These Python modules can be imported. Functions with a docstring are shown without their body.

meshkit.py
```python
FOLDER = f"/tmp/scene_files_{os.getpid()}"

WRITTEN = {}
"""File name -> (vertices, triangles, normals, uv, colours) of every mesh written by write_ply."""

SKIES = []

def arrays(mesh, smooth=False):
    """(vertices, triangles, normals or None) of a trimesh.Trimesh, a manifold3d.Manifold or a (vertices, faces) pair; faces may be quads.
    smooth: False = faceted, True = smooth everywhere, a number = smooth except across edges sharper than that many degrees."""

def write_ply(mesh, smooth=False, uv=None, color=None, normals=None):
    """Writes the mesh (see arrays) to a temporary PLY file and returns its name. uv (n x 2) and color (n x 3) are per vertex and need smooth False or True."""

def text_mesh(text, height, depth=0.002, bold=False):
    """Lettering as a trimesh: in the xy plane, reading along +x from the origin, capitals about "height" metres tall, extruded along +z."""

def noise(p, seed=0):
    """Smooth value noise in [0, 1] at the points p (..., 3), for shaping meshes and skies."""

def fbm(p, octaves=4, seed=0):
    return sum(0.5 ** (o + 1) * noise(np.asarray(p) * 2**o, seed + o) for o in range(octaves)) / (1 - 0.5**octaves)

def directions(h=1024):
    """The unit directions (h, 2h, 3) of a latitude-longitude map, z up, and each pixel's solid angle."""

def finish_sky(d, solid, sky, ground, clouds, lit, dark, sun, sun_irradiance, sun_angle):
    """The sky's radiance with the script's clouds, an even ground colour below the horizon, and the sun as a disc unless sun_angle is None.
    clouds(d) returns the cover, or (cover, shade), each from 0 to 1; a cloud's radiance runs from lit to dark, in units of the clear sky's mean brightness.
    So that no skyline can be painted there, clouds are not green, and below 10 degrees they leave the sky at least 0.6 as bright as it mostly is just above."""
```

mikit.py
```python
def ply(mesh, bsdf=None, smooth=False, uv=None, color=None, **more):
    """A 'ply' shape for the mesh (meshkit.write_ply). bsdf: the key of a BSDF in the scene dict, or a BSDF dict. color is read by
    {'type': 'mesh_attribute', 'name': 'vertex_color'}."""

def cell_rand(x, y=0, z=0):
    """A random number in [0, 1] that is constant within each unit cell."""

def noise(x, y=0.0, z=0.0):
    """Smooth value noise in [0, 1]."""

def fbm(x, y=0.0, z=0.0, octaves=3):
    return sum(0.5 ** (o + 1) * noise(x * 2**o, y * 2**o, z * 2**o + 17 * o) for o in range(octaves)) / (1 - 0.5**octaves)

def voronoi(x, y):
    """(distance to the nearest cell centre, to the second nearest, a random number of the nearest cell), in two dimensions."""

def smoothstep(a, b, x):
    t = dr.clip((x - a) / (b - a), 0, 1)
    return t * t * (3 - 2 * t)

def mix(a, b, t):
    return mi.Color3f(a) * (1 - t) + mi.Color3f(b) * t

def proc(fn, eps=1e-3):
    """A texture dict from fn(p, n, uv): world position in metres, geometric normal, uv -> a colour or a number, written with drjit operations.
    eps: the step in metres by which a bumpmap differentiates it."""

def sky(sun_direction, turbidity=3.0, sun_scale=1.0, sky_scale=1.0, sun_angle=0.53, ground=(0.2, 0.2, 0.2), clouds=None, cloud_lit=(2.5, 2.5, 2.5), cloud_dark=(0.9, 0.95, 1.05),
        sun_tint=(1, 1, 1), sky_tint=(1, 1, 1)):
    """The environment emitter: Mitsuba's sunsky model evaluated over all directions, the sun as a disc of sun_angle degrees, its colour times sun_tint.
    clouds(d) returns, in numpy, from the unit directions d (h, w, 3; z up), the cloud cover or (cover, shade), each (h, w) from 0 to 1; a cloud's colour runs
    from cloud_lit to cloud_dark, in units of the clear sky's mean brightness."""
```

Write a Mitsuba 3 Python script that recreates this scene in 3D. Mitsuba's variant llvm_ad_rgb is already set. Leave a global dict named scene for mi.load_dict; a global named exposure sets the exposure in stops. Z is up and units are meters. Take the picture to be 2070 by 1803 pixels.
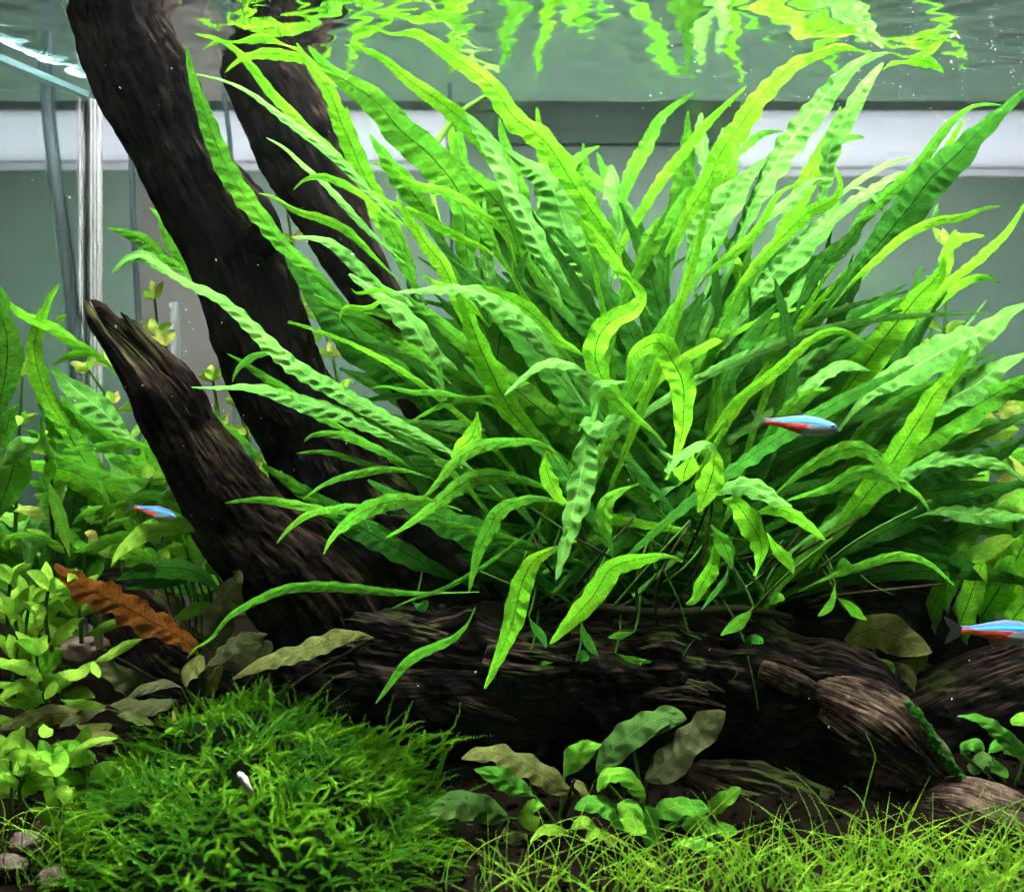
import math
import numpy as np
import trimesh
import drjit as dr
import mitsuba as mi
import mikit
from mikit import proc, noise as tnoise, fbm as tfbm, smoothstep, mix
from meshkit import noise, fbm
from scipy.interpolate import CubicSpline, PchipInterpolator

# ------------------------------------------------------------------ camera, lamp, exposure
F_PX, CX, CY, CAM_Z = 2380.0, 1035.0, 901.5, 0.2      # focal length in pixels of the 2070 px photograph
WATER_Z = CAM_Z + 0.1637
T = mi.ScalarTransform4f
scene, labels = {}, {}
scene['camera'] = {'type': 'thinlens', 'fov': math.degrees(2 * math.atan(CX / F_PX)), 'fov_axis': 'x', 'aperture_radius': 0.0015, 'focus_distance': 0.425,
                   'near_clip': 0.01, 'far_clip': 20.0, 'to_world': T().look_at(origin=[0, 0, CAM_Z], target=[0, 1, CAM_Z], up=[0, 0, 1])}
exposure = 0.25
LAMP_POWER, LAMP_C, LAMP_SIZE = 37.0, (0.03, 0.438, WATER_Z + 0.085), (0.78, 0.17)
scene['led_lamp__diffuser'] = {'type': 'rectangle', 'to_world': T().translate(list(LAMP_C)).rotate([1, 0, 0], 180).scale([LAMP_SIZE[0] / 2, LAMP_SIZE[1] / 2, 1]),
                               'emitter': {'type': 'area', 'radiance': {'type': 'rgb', 'value': [LAMP_POWER * 0.97, LAMP_POWER, LAMP_POWER * 1.03]}},
                               'bsdf': {'type': 'diffuse', 'reflectance': {'type': 'rgb', 'value': 0.6}}}
BAND_POWER = 0.42

# ------------------------------------------------------------------ helpers
rng = np.random.default_rng(7)
CROP = {'A': (0, 0, 700 / 2057), 'B': (600, 0, 800 / 2057), 'C': (1300, 0, 770 / 2057), 'D': (0, 550, 700 / 2057), 'E': (600, 550, 800 / 2057),
        'F': (1300, 550, 770 / 2057), 'G': (0, 1100, 700 / 1784), 'H': (600, 1100, 800 / 2039), 'I': (1300, 1100, 770 / 1963), 'P': (0, 0, 1.0)}
CAM = np.array([0, 0, CAM_Z])


def at(u, v, d):
    """The point that stands d metres in front of the camera's place, seen at the photograph's pixel (u, v)."""
    return np.array([(u - CX) / F_PX * d, d, CAM_Z - (v - CY) / F_PX * d])


used = {}


def numbered(name):
    used[name] = used.get(name, -1) + 1
    return name if used[name] == 0 else f'{name}_{used[name]:03d}'


def thing(name, label, cat, group=None, kind=None):
    key = numbered(name)
    tag(key, label, cat, group, kind)
    return key


def tag(key, label=None, cat=None, group=None, kind=None):
    labels[key] = {k: v for k, v in dict(label=label, category=cat, group=group, kind=kind).items() if v}


def obj(name, mesh, bsdf, parent=None, smooth=False, uv=None, **more):
    key = numbered(f'{parent}__{name}' if parent else name)
    scene[key] = mikit.ply(mesh, bsdf, smooth, uv=uv, **more)
    return key


def box(lo, hi):
    lo, hi = np.asarray(lo, float), np.asarray(hi, float)
    return trimesh.creation.box(hi - lo, trimesh.transformations.translation_matrix((lo + hi) / 2))


def rgb(*c):
    return {'type': 'rgb', 'value': list(c)}


def unit(a):
    return a / (np.linalg.norm(a, axis=-1, keepdims=True) + 1e-12)


def spline(pts, n):
    pts = np.asarray(pts, float)
    if len(pts) == 2:
        return pts[0] + (pts[1] - pts[0]) * np.linspace(0, 1, n)[:, None]
    t = np.concatenate([[0], np.cumsum(np.sqrt(np.linalg.norm(np.diff(pts, axis=0), axis=1)) + 1e-6)])
    c = CubicSpline(t, pts, bc_type='natural')(np.linspace(0, t[-1], 6 * n))
    a = np.concatenate([[0], np.cumsum(np.linalg.norm(np.diff(c, axis=0), axis=1))])
    return np.stack([np.interp(np.linspace(0, a[-1], n), a, c[:, k]) for k in range(3)], 1)


def grid_faces(n, m, wrap=False):
    i, j = np.meshgrid(np.arange(n - 1), np.arange(m if wrap else m - 1), indexing='ij')
    k = (j + 1) % m
    return np.stack([i * m + j, i * m + k, (i + 1) * m + k, (i + 1) * m + j], -1).reshape(-1, 4)


def tube(pts, r, sides=8, n=24):
    p = spline(pts, n)
    r = np.interp(np.linspace(0, 1, n), np.linspace(0, 1, len(np.atleast_1d(r))), np.atleast_1d(r))
    t = unit(np.gradient(p, axis=0))
    a = unit(np.cross(t, [0.13, 0.97, 0.2]))
    b = np.cross(t, a)
    w = np.arange(sides) * 2 * np.pi / sides
    v = p[:, None] + r[:, None, None] * (np.cos(w)[None, :, None] * a[:, None] + np.sin(w)[None, :, None] * b[:, None])
    v = np.vstack([v.reshape(-1, 3), p[:1], p[-1:]])
    f = grid_faces(n, sides, True)
    f = np.vstack([f[:, [0, 1, 2]], f[:, [0, 2, 3]]])
    k = np.arange(sides)
    caps = np.vstack([np.stack([k, k * 0 + len(v) - 2, (k + 1) % sides], 1), np.stack([(n - 1) * sides + (k + 1) % sides, k * 0 + len(v) - 1, (n - 1) * sides + k], 1)])
    return v, np.vstack([f, caps])


def join(parts):
    vs, fs, o = [], [], 0
    for v, f in parts:
        f = np.asarray(f)
        if f.shape[1] == 4:
            f = np.vstack([f[:, [0, 1, 2]], f[:, [0, 2, 3]]])
        vs.append(v); fs.append(f + o); o += len(v)
    return np.vstack(vs), np.vstack(fs)


# ------------------------------------------------------------------ materials
def leaf_bsdf(key, base, vein, trans=1.0, rough=0.42, lateral=0.25, vary=0.35, tip=None, spec=1.45, midw=0.055, spots=0.0, gloss_noise=True):
    base, vein, tip = np.array(base), np.array(vein), np.array(base if tip is None else tip)

    def fn(p, n, uv):
        s = dr.abs(uv.x - 0.5) * 2
        mid = 1 - smoothstep(midw * 0.45, midw, s)
        lat = dr.abs(dr.sin((uv.y * 5.2 - s * 1.5) * 3.14159))
        lat = (1 - smoothstep(0.0, 0.35, lat)) * lateral * smoothstep(0.02, 0.15, s)
        a = tfbm(p.x * 160, p.y * 160, p.z * 160)
        b = tnoise(p.x * 1900, p.y * 1900, p.z * 1900)
        c = mix((base * (1 - vary)).tolist(), (base * (1 + vary)).tolist(), a)
        c = mix(c, tip.tolist(), smoothstep(0.42, 0.75, tfbm(p.x * 55 + 7, p.y * 55, p.z * 55)) * 0.6)
        c = c * (0.76 + 0.48 * b) * (0.82 + 0.36 * tnoise(p.x * 700, p.y * 700, p.z * 700))
        if spots:
            c = mix(c, [0.012, 0.02, 0.006], smoothstep(0.70, 0.78, tfbm(p.x * 330, p.y * 330, p.z * 330)) * spots)
        return mix(mix(c, vein.tolist(), lat), vein.tolist(), mid)
    scene[key] = {'type': 'principledthin', 'base_color': proc(fn), 'roughness': rough, 'diff_trans': trans, 'eta': spec, 'spec_trans': 0.0}


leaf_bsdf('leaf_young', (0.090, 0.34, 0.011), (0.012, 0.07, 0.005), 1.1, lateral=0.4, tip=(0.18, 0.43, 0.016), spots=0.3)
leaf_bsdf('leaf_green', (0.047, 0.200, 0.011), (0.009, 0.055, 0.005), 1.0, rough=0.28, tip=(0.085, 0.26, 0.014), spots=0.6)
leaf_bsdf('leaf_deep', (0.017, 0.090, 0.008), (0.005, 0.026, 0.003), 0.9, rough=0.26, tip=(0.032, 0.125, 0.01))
leaf_bsdf('leaf_pale', (0.062, 0.205, 0.028), (0.15, 0.34, 0.08), 0.75, rough=0.2, lateral=0.08, tip=(0.10, 0.25, 0.04), spec=1.9, spots=0.4)
leaf_bsdf('leaf_brown', (0.10, 0.10, 0.03), (0.04, 0.035, 0.012), 0.7, tip=(0.16, 0.16, 0.05))
leaf_bsdf('stem_leaf_lime', (0.17, 0.37, 0.03), (0.24, 0.44, 0.06), 1.0, lateral=0.1, tip=(0.23, 0.41, 0.04))
leaf_bsdf('stem_leaf_gold', (0.25, 0.34, 0.05), (0.36, 0.30, 0.08), 1.0, lateral=0.2, tip=(0.34, 0.20, 0.07))
leaf_bsdf('crypt_green', (0.05, 0.20, 0.018), (0.12, 0.28, 0.05), 0.7, lateral=0.12, tip=(0.08, 0.24, 0.02))
leaf_bsdf('crypt_bright', (0.12, 0.36, 0.025), (0.2, 0.42, 0.07), 0.9, lateral=0.12, tip=(0.22, 0.36, 0.03))
leaf_bsdf('crypt_olive', (0.085, 0.095, 0.024), (0.04, 0.042, 0.013), 0.6, lateral=0.25, tip=(0.08, 0.12, 0.03), spots=0.4)
leaf_bsdf('crypt_grey', (0.045, 0.055, 0.020), (0.03, 0.035, 0.014), 0.5, lateral=0.3, vary=0.75, tip=(0.035, 0.04, 0.016), spots=0.6)
leaf_bsdf('crypt_teal', (0.038, 0.10, 0.018), (0.07, 0.15, 0.04), 0.5, lateral=0.15, tip=(0.06, 0.11, 0.022))
leaf_bsdf('leaf_rust', (0.075, 0.026, 0.004), (0.02, 0.008, 0.003), 0.8, lateral=0.6, tip=(0.03, 0.011, 0.003), spots=0.7)


def wood_bsdf(key, dark, light, moss=0.0, tint_amount=0.5):
    def fn(p, n, uv):
        g = 0.6 * tfbm(uv.x * 120, uv.y * 60, p.z * 30, 4) + 0.4 * tfbm(p.x * 450, p.y * 450, p.z * 450)
        a = tfbm(p.x * 85, p.y * 85, p.z * 85, 4)
        c = mix(list(dark), list(light), smoothstep(0.42, 0.72, g * 0.6 + a * 0.4))
        crack = 1 - smoothstep(0.0, 0.035, dr.abs(tfbm(uv.x * 45 + 5, uv.y * 34, p.z * 12, 3) - 0.5))
        c = mix(c, [0.0015, 0.0013, 0.0012], crack * 0.85)
        if moss:
            c = mix(c, [0.05, 0.10, 0.012], smoothstep(0.52, 0.66, tfbm(p.x * 90 + 3, p.y * 90, p.z * 90)) * moss * smoothstep(0.35, 0.8, n.z))

        top_tint = smoothstep(0.2, 0.8, n.z) * smoothstep(0.38, 0.66, tfbm(uv.x * 60, uv.y * 90, p.z * 40, 4))
        c = mix(c, [0.075, 0.050, 0.034], top_tint * tint_amount)  # patchy brown tint on upward faces
        return c

    def bump(p, n, uv):
        return tfbm(uv.x * 110, uv.y * 90, p.z * 60, 4) + 1.2 * smoothstep(0.0, 0.05, dr.abs(tfbm(uv.x * 45 + 5, uv.y * 34, p.z * 12, 3) - 0.5)) + 0.45 * tfbm(p.x * 600, p.y * 600, p.z * 600)
    scene[key] = {'type': 'bumpmap', 'bump': proc(bump, 2e-4), 'scale': 0.0005,
                  'bsdf': {'type': 'diffuse', 'reflectance': proc(fn)}}


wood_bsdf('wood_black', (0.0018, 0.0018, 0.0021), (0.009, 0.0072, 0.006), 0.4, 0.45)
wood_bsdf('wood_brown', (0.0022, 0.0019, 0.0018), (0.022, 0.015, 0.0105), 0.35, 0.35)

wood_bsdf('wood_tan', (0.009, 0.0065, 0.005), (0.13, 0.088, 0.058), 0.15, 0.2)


def mat(key, base, rough=0.5, **more):
    scene[key] = {'type': 'principled', 'base_color': base if isinstance(base, dict) else rgb(*base), 'roughness': rough, 'specular': 0.18, **more}


mat('black_rubber', (0.020, 0.030, 0.030), 0.35)
mat('silver_metal', (0.22, 0.25, 0.30), 0.3)
mat('shell_white', proc(lambda p, n, uv: mix([0.55, 0.48, 0.42], [0.85, 0.80, 0.75], tfbm(p.x * 900, p.y * 900, p.z * 900))), 0.5)
mat('speck_white', (0.9, 0.92, 0.9), 0.4)
scene['stem_green'] = {'type': 'diffuse', 'reflectance': proc(lambda p, n, uv: mix([0.012, 0.04, 0.006], [0.035, 0.09, 0.012], tfbm(p.x * 200, p.y * 200, p.z * 200)))}
scene['stem_brown'] = {'type': 'diffuse', 'reflectance': proc(lambda p, n, uv: mix([0.006, 0.007, 0.003], [0.022, 0.021, 0.010], tfbm(p.x * 200, p.y * 200, p.z * 200)))}
scene['tube_green'] = {'type': 'diffuse', 'reflectance': rgb(0.05, 0.12, 0.015)}
mat('white_plastic', (0.40, 0.42, 0.45), 0.5)
mat('trim_grey', (0.055, 0.090, 0.070), 0.6)
mat('rack_green', (0.042, 0.080, 0.058), 0.6)
mat('lamp_shell', (0.05, 0.05, 0.055), 0.4)
mat('back_paint', proc(lambda p, n, uv: mix([0.056, 0.100, 0.072], [0.070, 0.118, 0.086], tfbm(p.x * 14, p.y * 14, p.z * 9)) * (0.96 + 0.08 * tnoise(p.x * 400, p.y * 400, p.z * 60))), 0.35)
mat('taupe_paint', proc(lambda p, n, uv: mix([0.07, 0.07, 0.06], [0.10, 0.096, 0.082], tfbm(p.x * 60, p.y * 60, p.z * 20))), 0.6)
scene['soil'] = {'type': 'diffuse', 'reflectance': proc(lambda p, n, uv: mix([0.0008, 0.0007, 0.0005], [0.0065, 0.0046, 0.0028], tfbm(p.x * 300, p.y * 300, p.z * 300, 4)))}
mat('pebble_pink', proc(lambda p, n, uv: mix([0.02, 0.012, 0.008], [0.07, 0.042, 0.028], tfbm(p.x * 260, p.y * 260, p.z * 260))), 0.6)
scene['moss_base'] = {'type': 'diffuse', 'reflectance': rgb(0.0025, 0.006, 0.0015)}
scene['moss_leaf'] = {'type': 'principledthin', 'base_color': proc(lambda p, n, uv: mix([0.03, 0.13, 0.009], [0.16, 0.38, 0.020], smoothstep(0.3, 0.75, tfbm(p.x * 120, p.y * 120, p.z * 120)))), 'roughness': 0.3, 'diff_trans': 0.9, 'eta': 1.45, 'spec_trans': 0.0}
scene['grass_blade'] = {'type': 'principledthin', 'base_color': proc(lambda p, n, uv: mix([0.17, 0.46, 0.025], [0.32, 0.58, 0.045], tfbm(p.x * 150, p.y * 150, p.z * 150))), 'roughness': 0.4, 'diff_trans': 0.9, 'eta': 1.4, 'spec_trans': 0.0}
scene['tank_glass'] = {'type': 'dielectric', 'int_ior': 1.5, 'ext_ior': 1.33, 'specular_transmittance': rgb(0.95, 0.99, 0.97)}
mat('edge_glow_blue', (0.50, 0.62, 0.66), 0.25)
mat('glass_rim', (0.10, 0.20, 0.20), 0.2)
mat('edge_glow_white', (0.85, 0.88, 0.92), 0.25)
scene['water_surface'] = {'type': 'dielectric', 'int_ior': 1.333, 'ext_ior': 1.0}

# ------------------------------------------------------------------ the setting: water, back wall, ground
WALL_Y = 0.56
xs, ys = np.linspace(-0.55, 0.55, 700), np.linspace(-0.06, WALL_Y - 0.0005, 420)
X, Y = np.meshgrid(xs, ys, indexing='ij')
Z = np.zeros_like(X)
wr = np.random.default_rng(21)
for lam, ang, amp in [(0.011, 24, 0.9), (0.014, -31, 0.9), (0.0175, 12, 0.8), (0.009, -14, 0.9), (0.024, 47, 0.9), (0.031, -52, 1.0), (0.045, 8, 0.6), (0.0075, 36, 0.6), (0.065, 70, 0.9)]:
    k = 2 * np.pi / lam
    a = math.radians(ang)
    env = 0.35 + 1.3 * noise(np.stack([X * 9, Y * 9, X * 0 + lam * 900], -1), 5)
    warp = 1.6 * noise(np.stack([X * 22, Y * 22, X * 0 + lam * 500], -1), 9)
    Z += env * amp * 0.026 / k * np.sin(k * (math.sin(a) * X + math.cos(a) * Y) + wr.uniform(0, 6.28) + warp)
Z = Z + 0.0 * X
water_v = np.stack([X, Y, WATER_Z + Z], -1).reshape(-1, 3)
f = grid_faces(len(xs), len(ys))[:, ::-1]
obj('water', (water_v, f), 'water_surface', smooth=True)
tag('water', 'rippled water surface of the aquarium seen from below mirroring the leaves', kind='structure')

BACK_Y = 0.80
obj('back_wall', box((-1.1, BACK_Y, CAM_Z - 0.40), (1.1, BACK_Y + 0.012, WATER_Z + 0.30)), 'back_paint')
tag('back_wall', 'grey green wall behind the tank', kind='structure')
scene['pane_glass'] = {'type': 'thindielectric', 'int_ior': 1.5}
k = obj('back_pane', (np.array([[-0.7, WALL_Y, CAM_Z - 0.2], [0.7, WALL_Y, CAM_Z - 0.2], [0.7, WALL_Y, WATER_Z + 0.006], [-0.7, WALL_Y, WATER_Z + 0.006]]), np.array([[0, 1, 2], [0, 2, 3]])), 'pane_glass')
tag(k, 'clear back glass pane of the tank closing the water behind the plants', 'glass pane')


def ground_z(x, y):
    x, y = np.asarray(x, float), np.asarray(y, float)
    z = np.interp(y, [-0.2, 0.30, 0.37, 0.45, 0.56, 0.8], [-0.145, -0.142, -0.136, -0.118, -0.080, -0.08])
    p = np.stack([x, y, x * 0], -1)
    return CAM_Z + z + 0.010 * (fbm(p * 30, 3, 3) - 0.5)


gx, gy = np.linspace(-0.7, 0.7, 300), np.linspace(-0.1, WALL_Y + 0.006, 180)
GX, GY = np.meshgrid(gx, gy, indexing='ij')
GZ = ground_z(GX, GY) + 0.003 * (noise(np.stack([GX * 420, GY * 420, GX * 0], -1), 4) - 0.5)
obj('ground', (np.stack([GX, GY, GZ], -1).reshape(-1, 3), grid_faces(len(gx), len(gy))[:, ::-1]), 'soil', smooth=True)
tag('ground', 'dark soil floor of the aquarium', kind='structure')

# soil grains near the front, too many to count
gr, parts = np.random.default_rng(3), []
ico = trimesh.creation.icosphere(subdivisions=0)
for _ in range(2600):
    x, y = gr.uniform(-0.2, 0.2), gr.uniform(0.31, 0.47)
    r = gr.uniform(0.0007, 0.0019)
    v = ico.vertices * gr.uniform(0.7, 1.2, (12, 1)) * r
    parts.append((v + [x, y, ground_z(x, y) + 0.4 * r], ico.faces))
obj('soil_grain', join(parts), 'soil')
tag('soil_grain', 'dark brown soil grains scattered over the tank floor', 'soil', kind='stuff')

# ------------------------------------------------------------------ things behind and beside the plants
t = thing('led_lamp', 'flat black aquarium lamp hanging over the water', 'lamp')
cx, cy, cz = LAMP_C
obj('housing', box((cx - 0.41, cy - 0.11, cz + 0.002), (cx + 0.41, cy + 0.11, cz + 0.022)), 'lamp_shell', t)


def light_strip(u0, u1, v0, v1, label):
    t = thing('light_strip', label, 'light strip')
    a, b = at(u0, v1, BACK_Y), at(u1, v0, BACK_Y)
    obj('casing', box((a[0] - 0.001, BACK_Y - 0.002, a[2] - 0.0055), (b[0] + 0.001, BACK_Y + 0.004, b[2] + 0.001)), 'white_plastic', t)
    for w0, w1, pw in ((0, .05, .45), (.05, .12, .75), (.12, .75, 1.0), (.75, .88, .85), (.88, .95, .6), (.95, 1, .35)):
        z1, z0 = b[2] + (a[2] - b[2]) * w0, b[2] + (a[2] - b[2]) * w1
        k = obj('diffuser', box((a[0], BACK_Y - 0.006, z0 + 0.00005), (b[0], BACK_Y - 0.002, z1 - 0.00005)), 'white_plastic', t)
        scene[k]['emitter'] = {'type': 'area', 'radiance': rgb(BAND_POWER * pw * 0.86, BAND_POWER * pw * 0.94, BAND_POWER * pw * 1.08)}


a, b = at(-800, 228, BACK_Y), at(2900, 190, BACK_Y)
obj('trim_strip', box((a[0], BACK_Y - 0.0045, a[2]), (b[0], BACK_Y + 0.003, b[2])), 'trim_grey')
tag('trim_strip', 'dark grey trim strip along the back wall above the light strips', 'trim')
light_strip(-500, 900, 230, 330, 'bluish white light strip on the back wall, left of the dark green clip box')
light_strip(1492, 2600, 230, 342, 'bluish white light strip on the back wall, right of the dark green clip box')
t = thing('clip_box', 'dark green plastic box on the back wall between the two light strips', 'plastic box')
a, b = at(1000, 290, BACK_Y - 0.006), at(1480, 195, BACK_Y - 0.006)
obj('body', box((a[0], BACK_Y - 0.006, a[2]), (b[0], BACK_Y + 0.002, b[2])), 'rack_green', t)
for (u0, u1, v0, v1) in ((1130, 1160, 214, 262),):
    a, b = at(u0, v1, BACK_Y - 0.008), at(u1, v0, BACK_Y - 0.008)
    obj('clip', box((a[0], BACK_Y - 0.008, a[2]), (b[0], BACK_Y - 0.005, b[2])), 'trim_grey', t)
t = thing('wall_panel', 'taupe grey upright panel on the back wall behind the leaning driftwood', 'panel')
a, b = at(282, 1500, BACK_Y - 0.006), at(470, 336, BACK_Y - 0.006)
obj('board', box((a[0], BACK_Y - 0.004, a[2]), (b[0], BACK_Y + 0.003, b[2])), 'taupe_paint', t)

k = obj('hose', tube([at(88, 60, .545), at(92, 170, .545), at(96, 260, .545), at(115, 400, .54), at(135, 560, .535), at(148, 700, .53), at(155, 900, .52), at(165, 1150, .51)], 0.0031, 12, 50), 'black_rubber', smooth=True)
tag(k, 'thick black hose running down behind the glass divider', 'hose')
k = obj('cable', tube([at(262, 215, .55), at(266, 330, .55), at(272, 500, .55), at(280, 640, .55), at(285, 900, .54)], 0.0015, 8, 40), 'black_rubber', smooth=True)
tag(k, 'thin black cable on the back wall left of the leaning trunk', 'cable')
k = obj('cable', tube([at(452, 190, .553), at(462, 260, .553), at(468, 330, .553), at(475, 460, .553)], 0.0012, 8, 30), 'black_rubber', smooth=True)
tag(k, 'thin dark cable on the back wall between the two leaning trunks', 'cable')
k = obj('cable', tube([at(908, 170, .553), at(912, 260, .553), at(913, 400, .553), at(914, 560, .553)], 0.0009, 8, 30), 'black_rubber', smooth=True)
tag(k, 'thin dark cable on the back wall behind the middle of the fern', 'cable')
k = obj('air_tube', tube([at(1010, 182, .525), at(975, 200, .525), at(930, 230, .522), at(895, 270, .518), at(875, 310, .51), at(872, 380, .50), at(890, 460, .49)], [0.0009, 0.0015, 0.0015, 0.0013, 0.0012], 8, 40), 'tube_green', smooth=True)
tag(k, 'green curved tube rising to the water surface behind the fern', 'tube')
t = thing('heater', 'silver metal rod with rounded top standing behind the short driftwood branch', 'heater')
obj('rod', tube([at(352, 612, .54), at(354, 650, .54), at(356, 760, .54), at(358, 1000, .53)], [0.0022, 0.0026, 0.0026], 14, 30), 'silver_metal', t, smooth=40)

# glass divider: a clear pane running away from the camera, with its top edge just under the water
g0, g1 = at(-260, -30, .425), at(172, 0, .533)
dirv = unit(np.array([g1[0] - g0[0], g1[1] - g0[1], 0]))
nrm = np.array([-dirv[1], dirv[0], 0])
ztop = WATER_Z - 0.0065


def pane(a, b, z0, z1, th):
    c = [a[:2] - nrm[:2] * th / 2, b[:2] - nrm[:2] * th / 2, b[:2] + nrm[:2] * th / 2, a[:2] + nrm[:2] * th / 2]
    v = np.array([[*q, z] for z in (z0, z1) for q in c])
    return v, np.array([[0, 3, 2, 1], [4, 5, 6, 7], [0, 1, 5, 4], [1, 2, 6, 5], [2, 3, 7, 6], [3, 0, 4, 7]])


t = thing('glass_divider', 'clear glass divider pane at the far left, its edge glow painted as pale rods', 'glass pane')
obj('pane', pane(g0, g1, CAM_Z - 0.12, ztop, 0.005), 'tank_glass', t)
obj('rim', pane(g0, g1, ztop + 0.0002, ztop + 0.0030, 0.0045), 'glass_rim', t)
e = np.array([g1[0], g1[1], 0]) + dirv * 0.001
for i, (off, wd, m) in enumerate([(-0.0036, 0.0022, 'edge_glow_blue'), (-0.0008, 0.0014, 'edge_glow_white'), (0.0016, 0.0024, 'edge_glow_blue'), (0.0038, 0.0012, 'edge_glow_white'), (0.0060, 0.0024, 'edge_glow_white')]):
    q = e + np.array([1, 0, 0]) * off
    obj('edge', tube([[q[0], q[1], CAM_Z - 0.11], [q[0], q[1], ztop]], wd / 2, 12, 4), m, t, smooth=40)  # opaque pale rods, painted in place of light glowing in the glass edge


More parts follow.
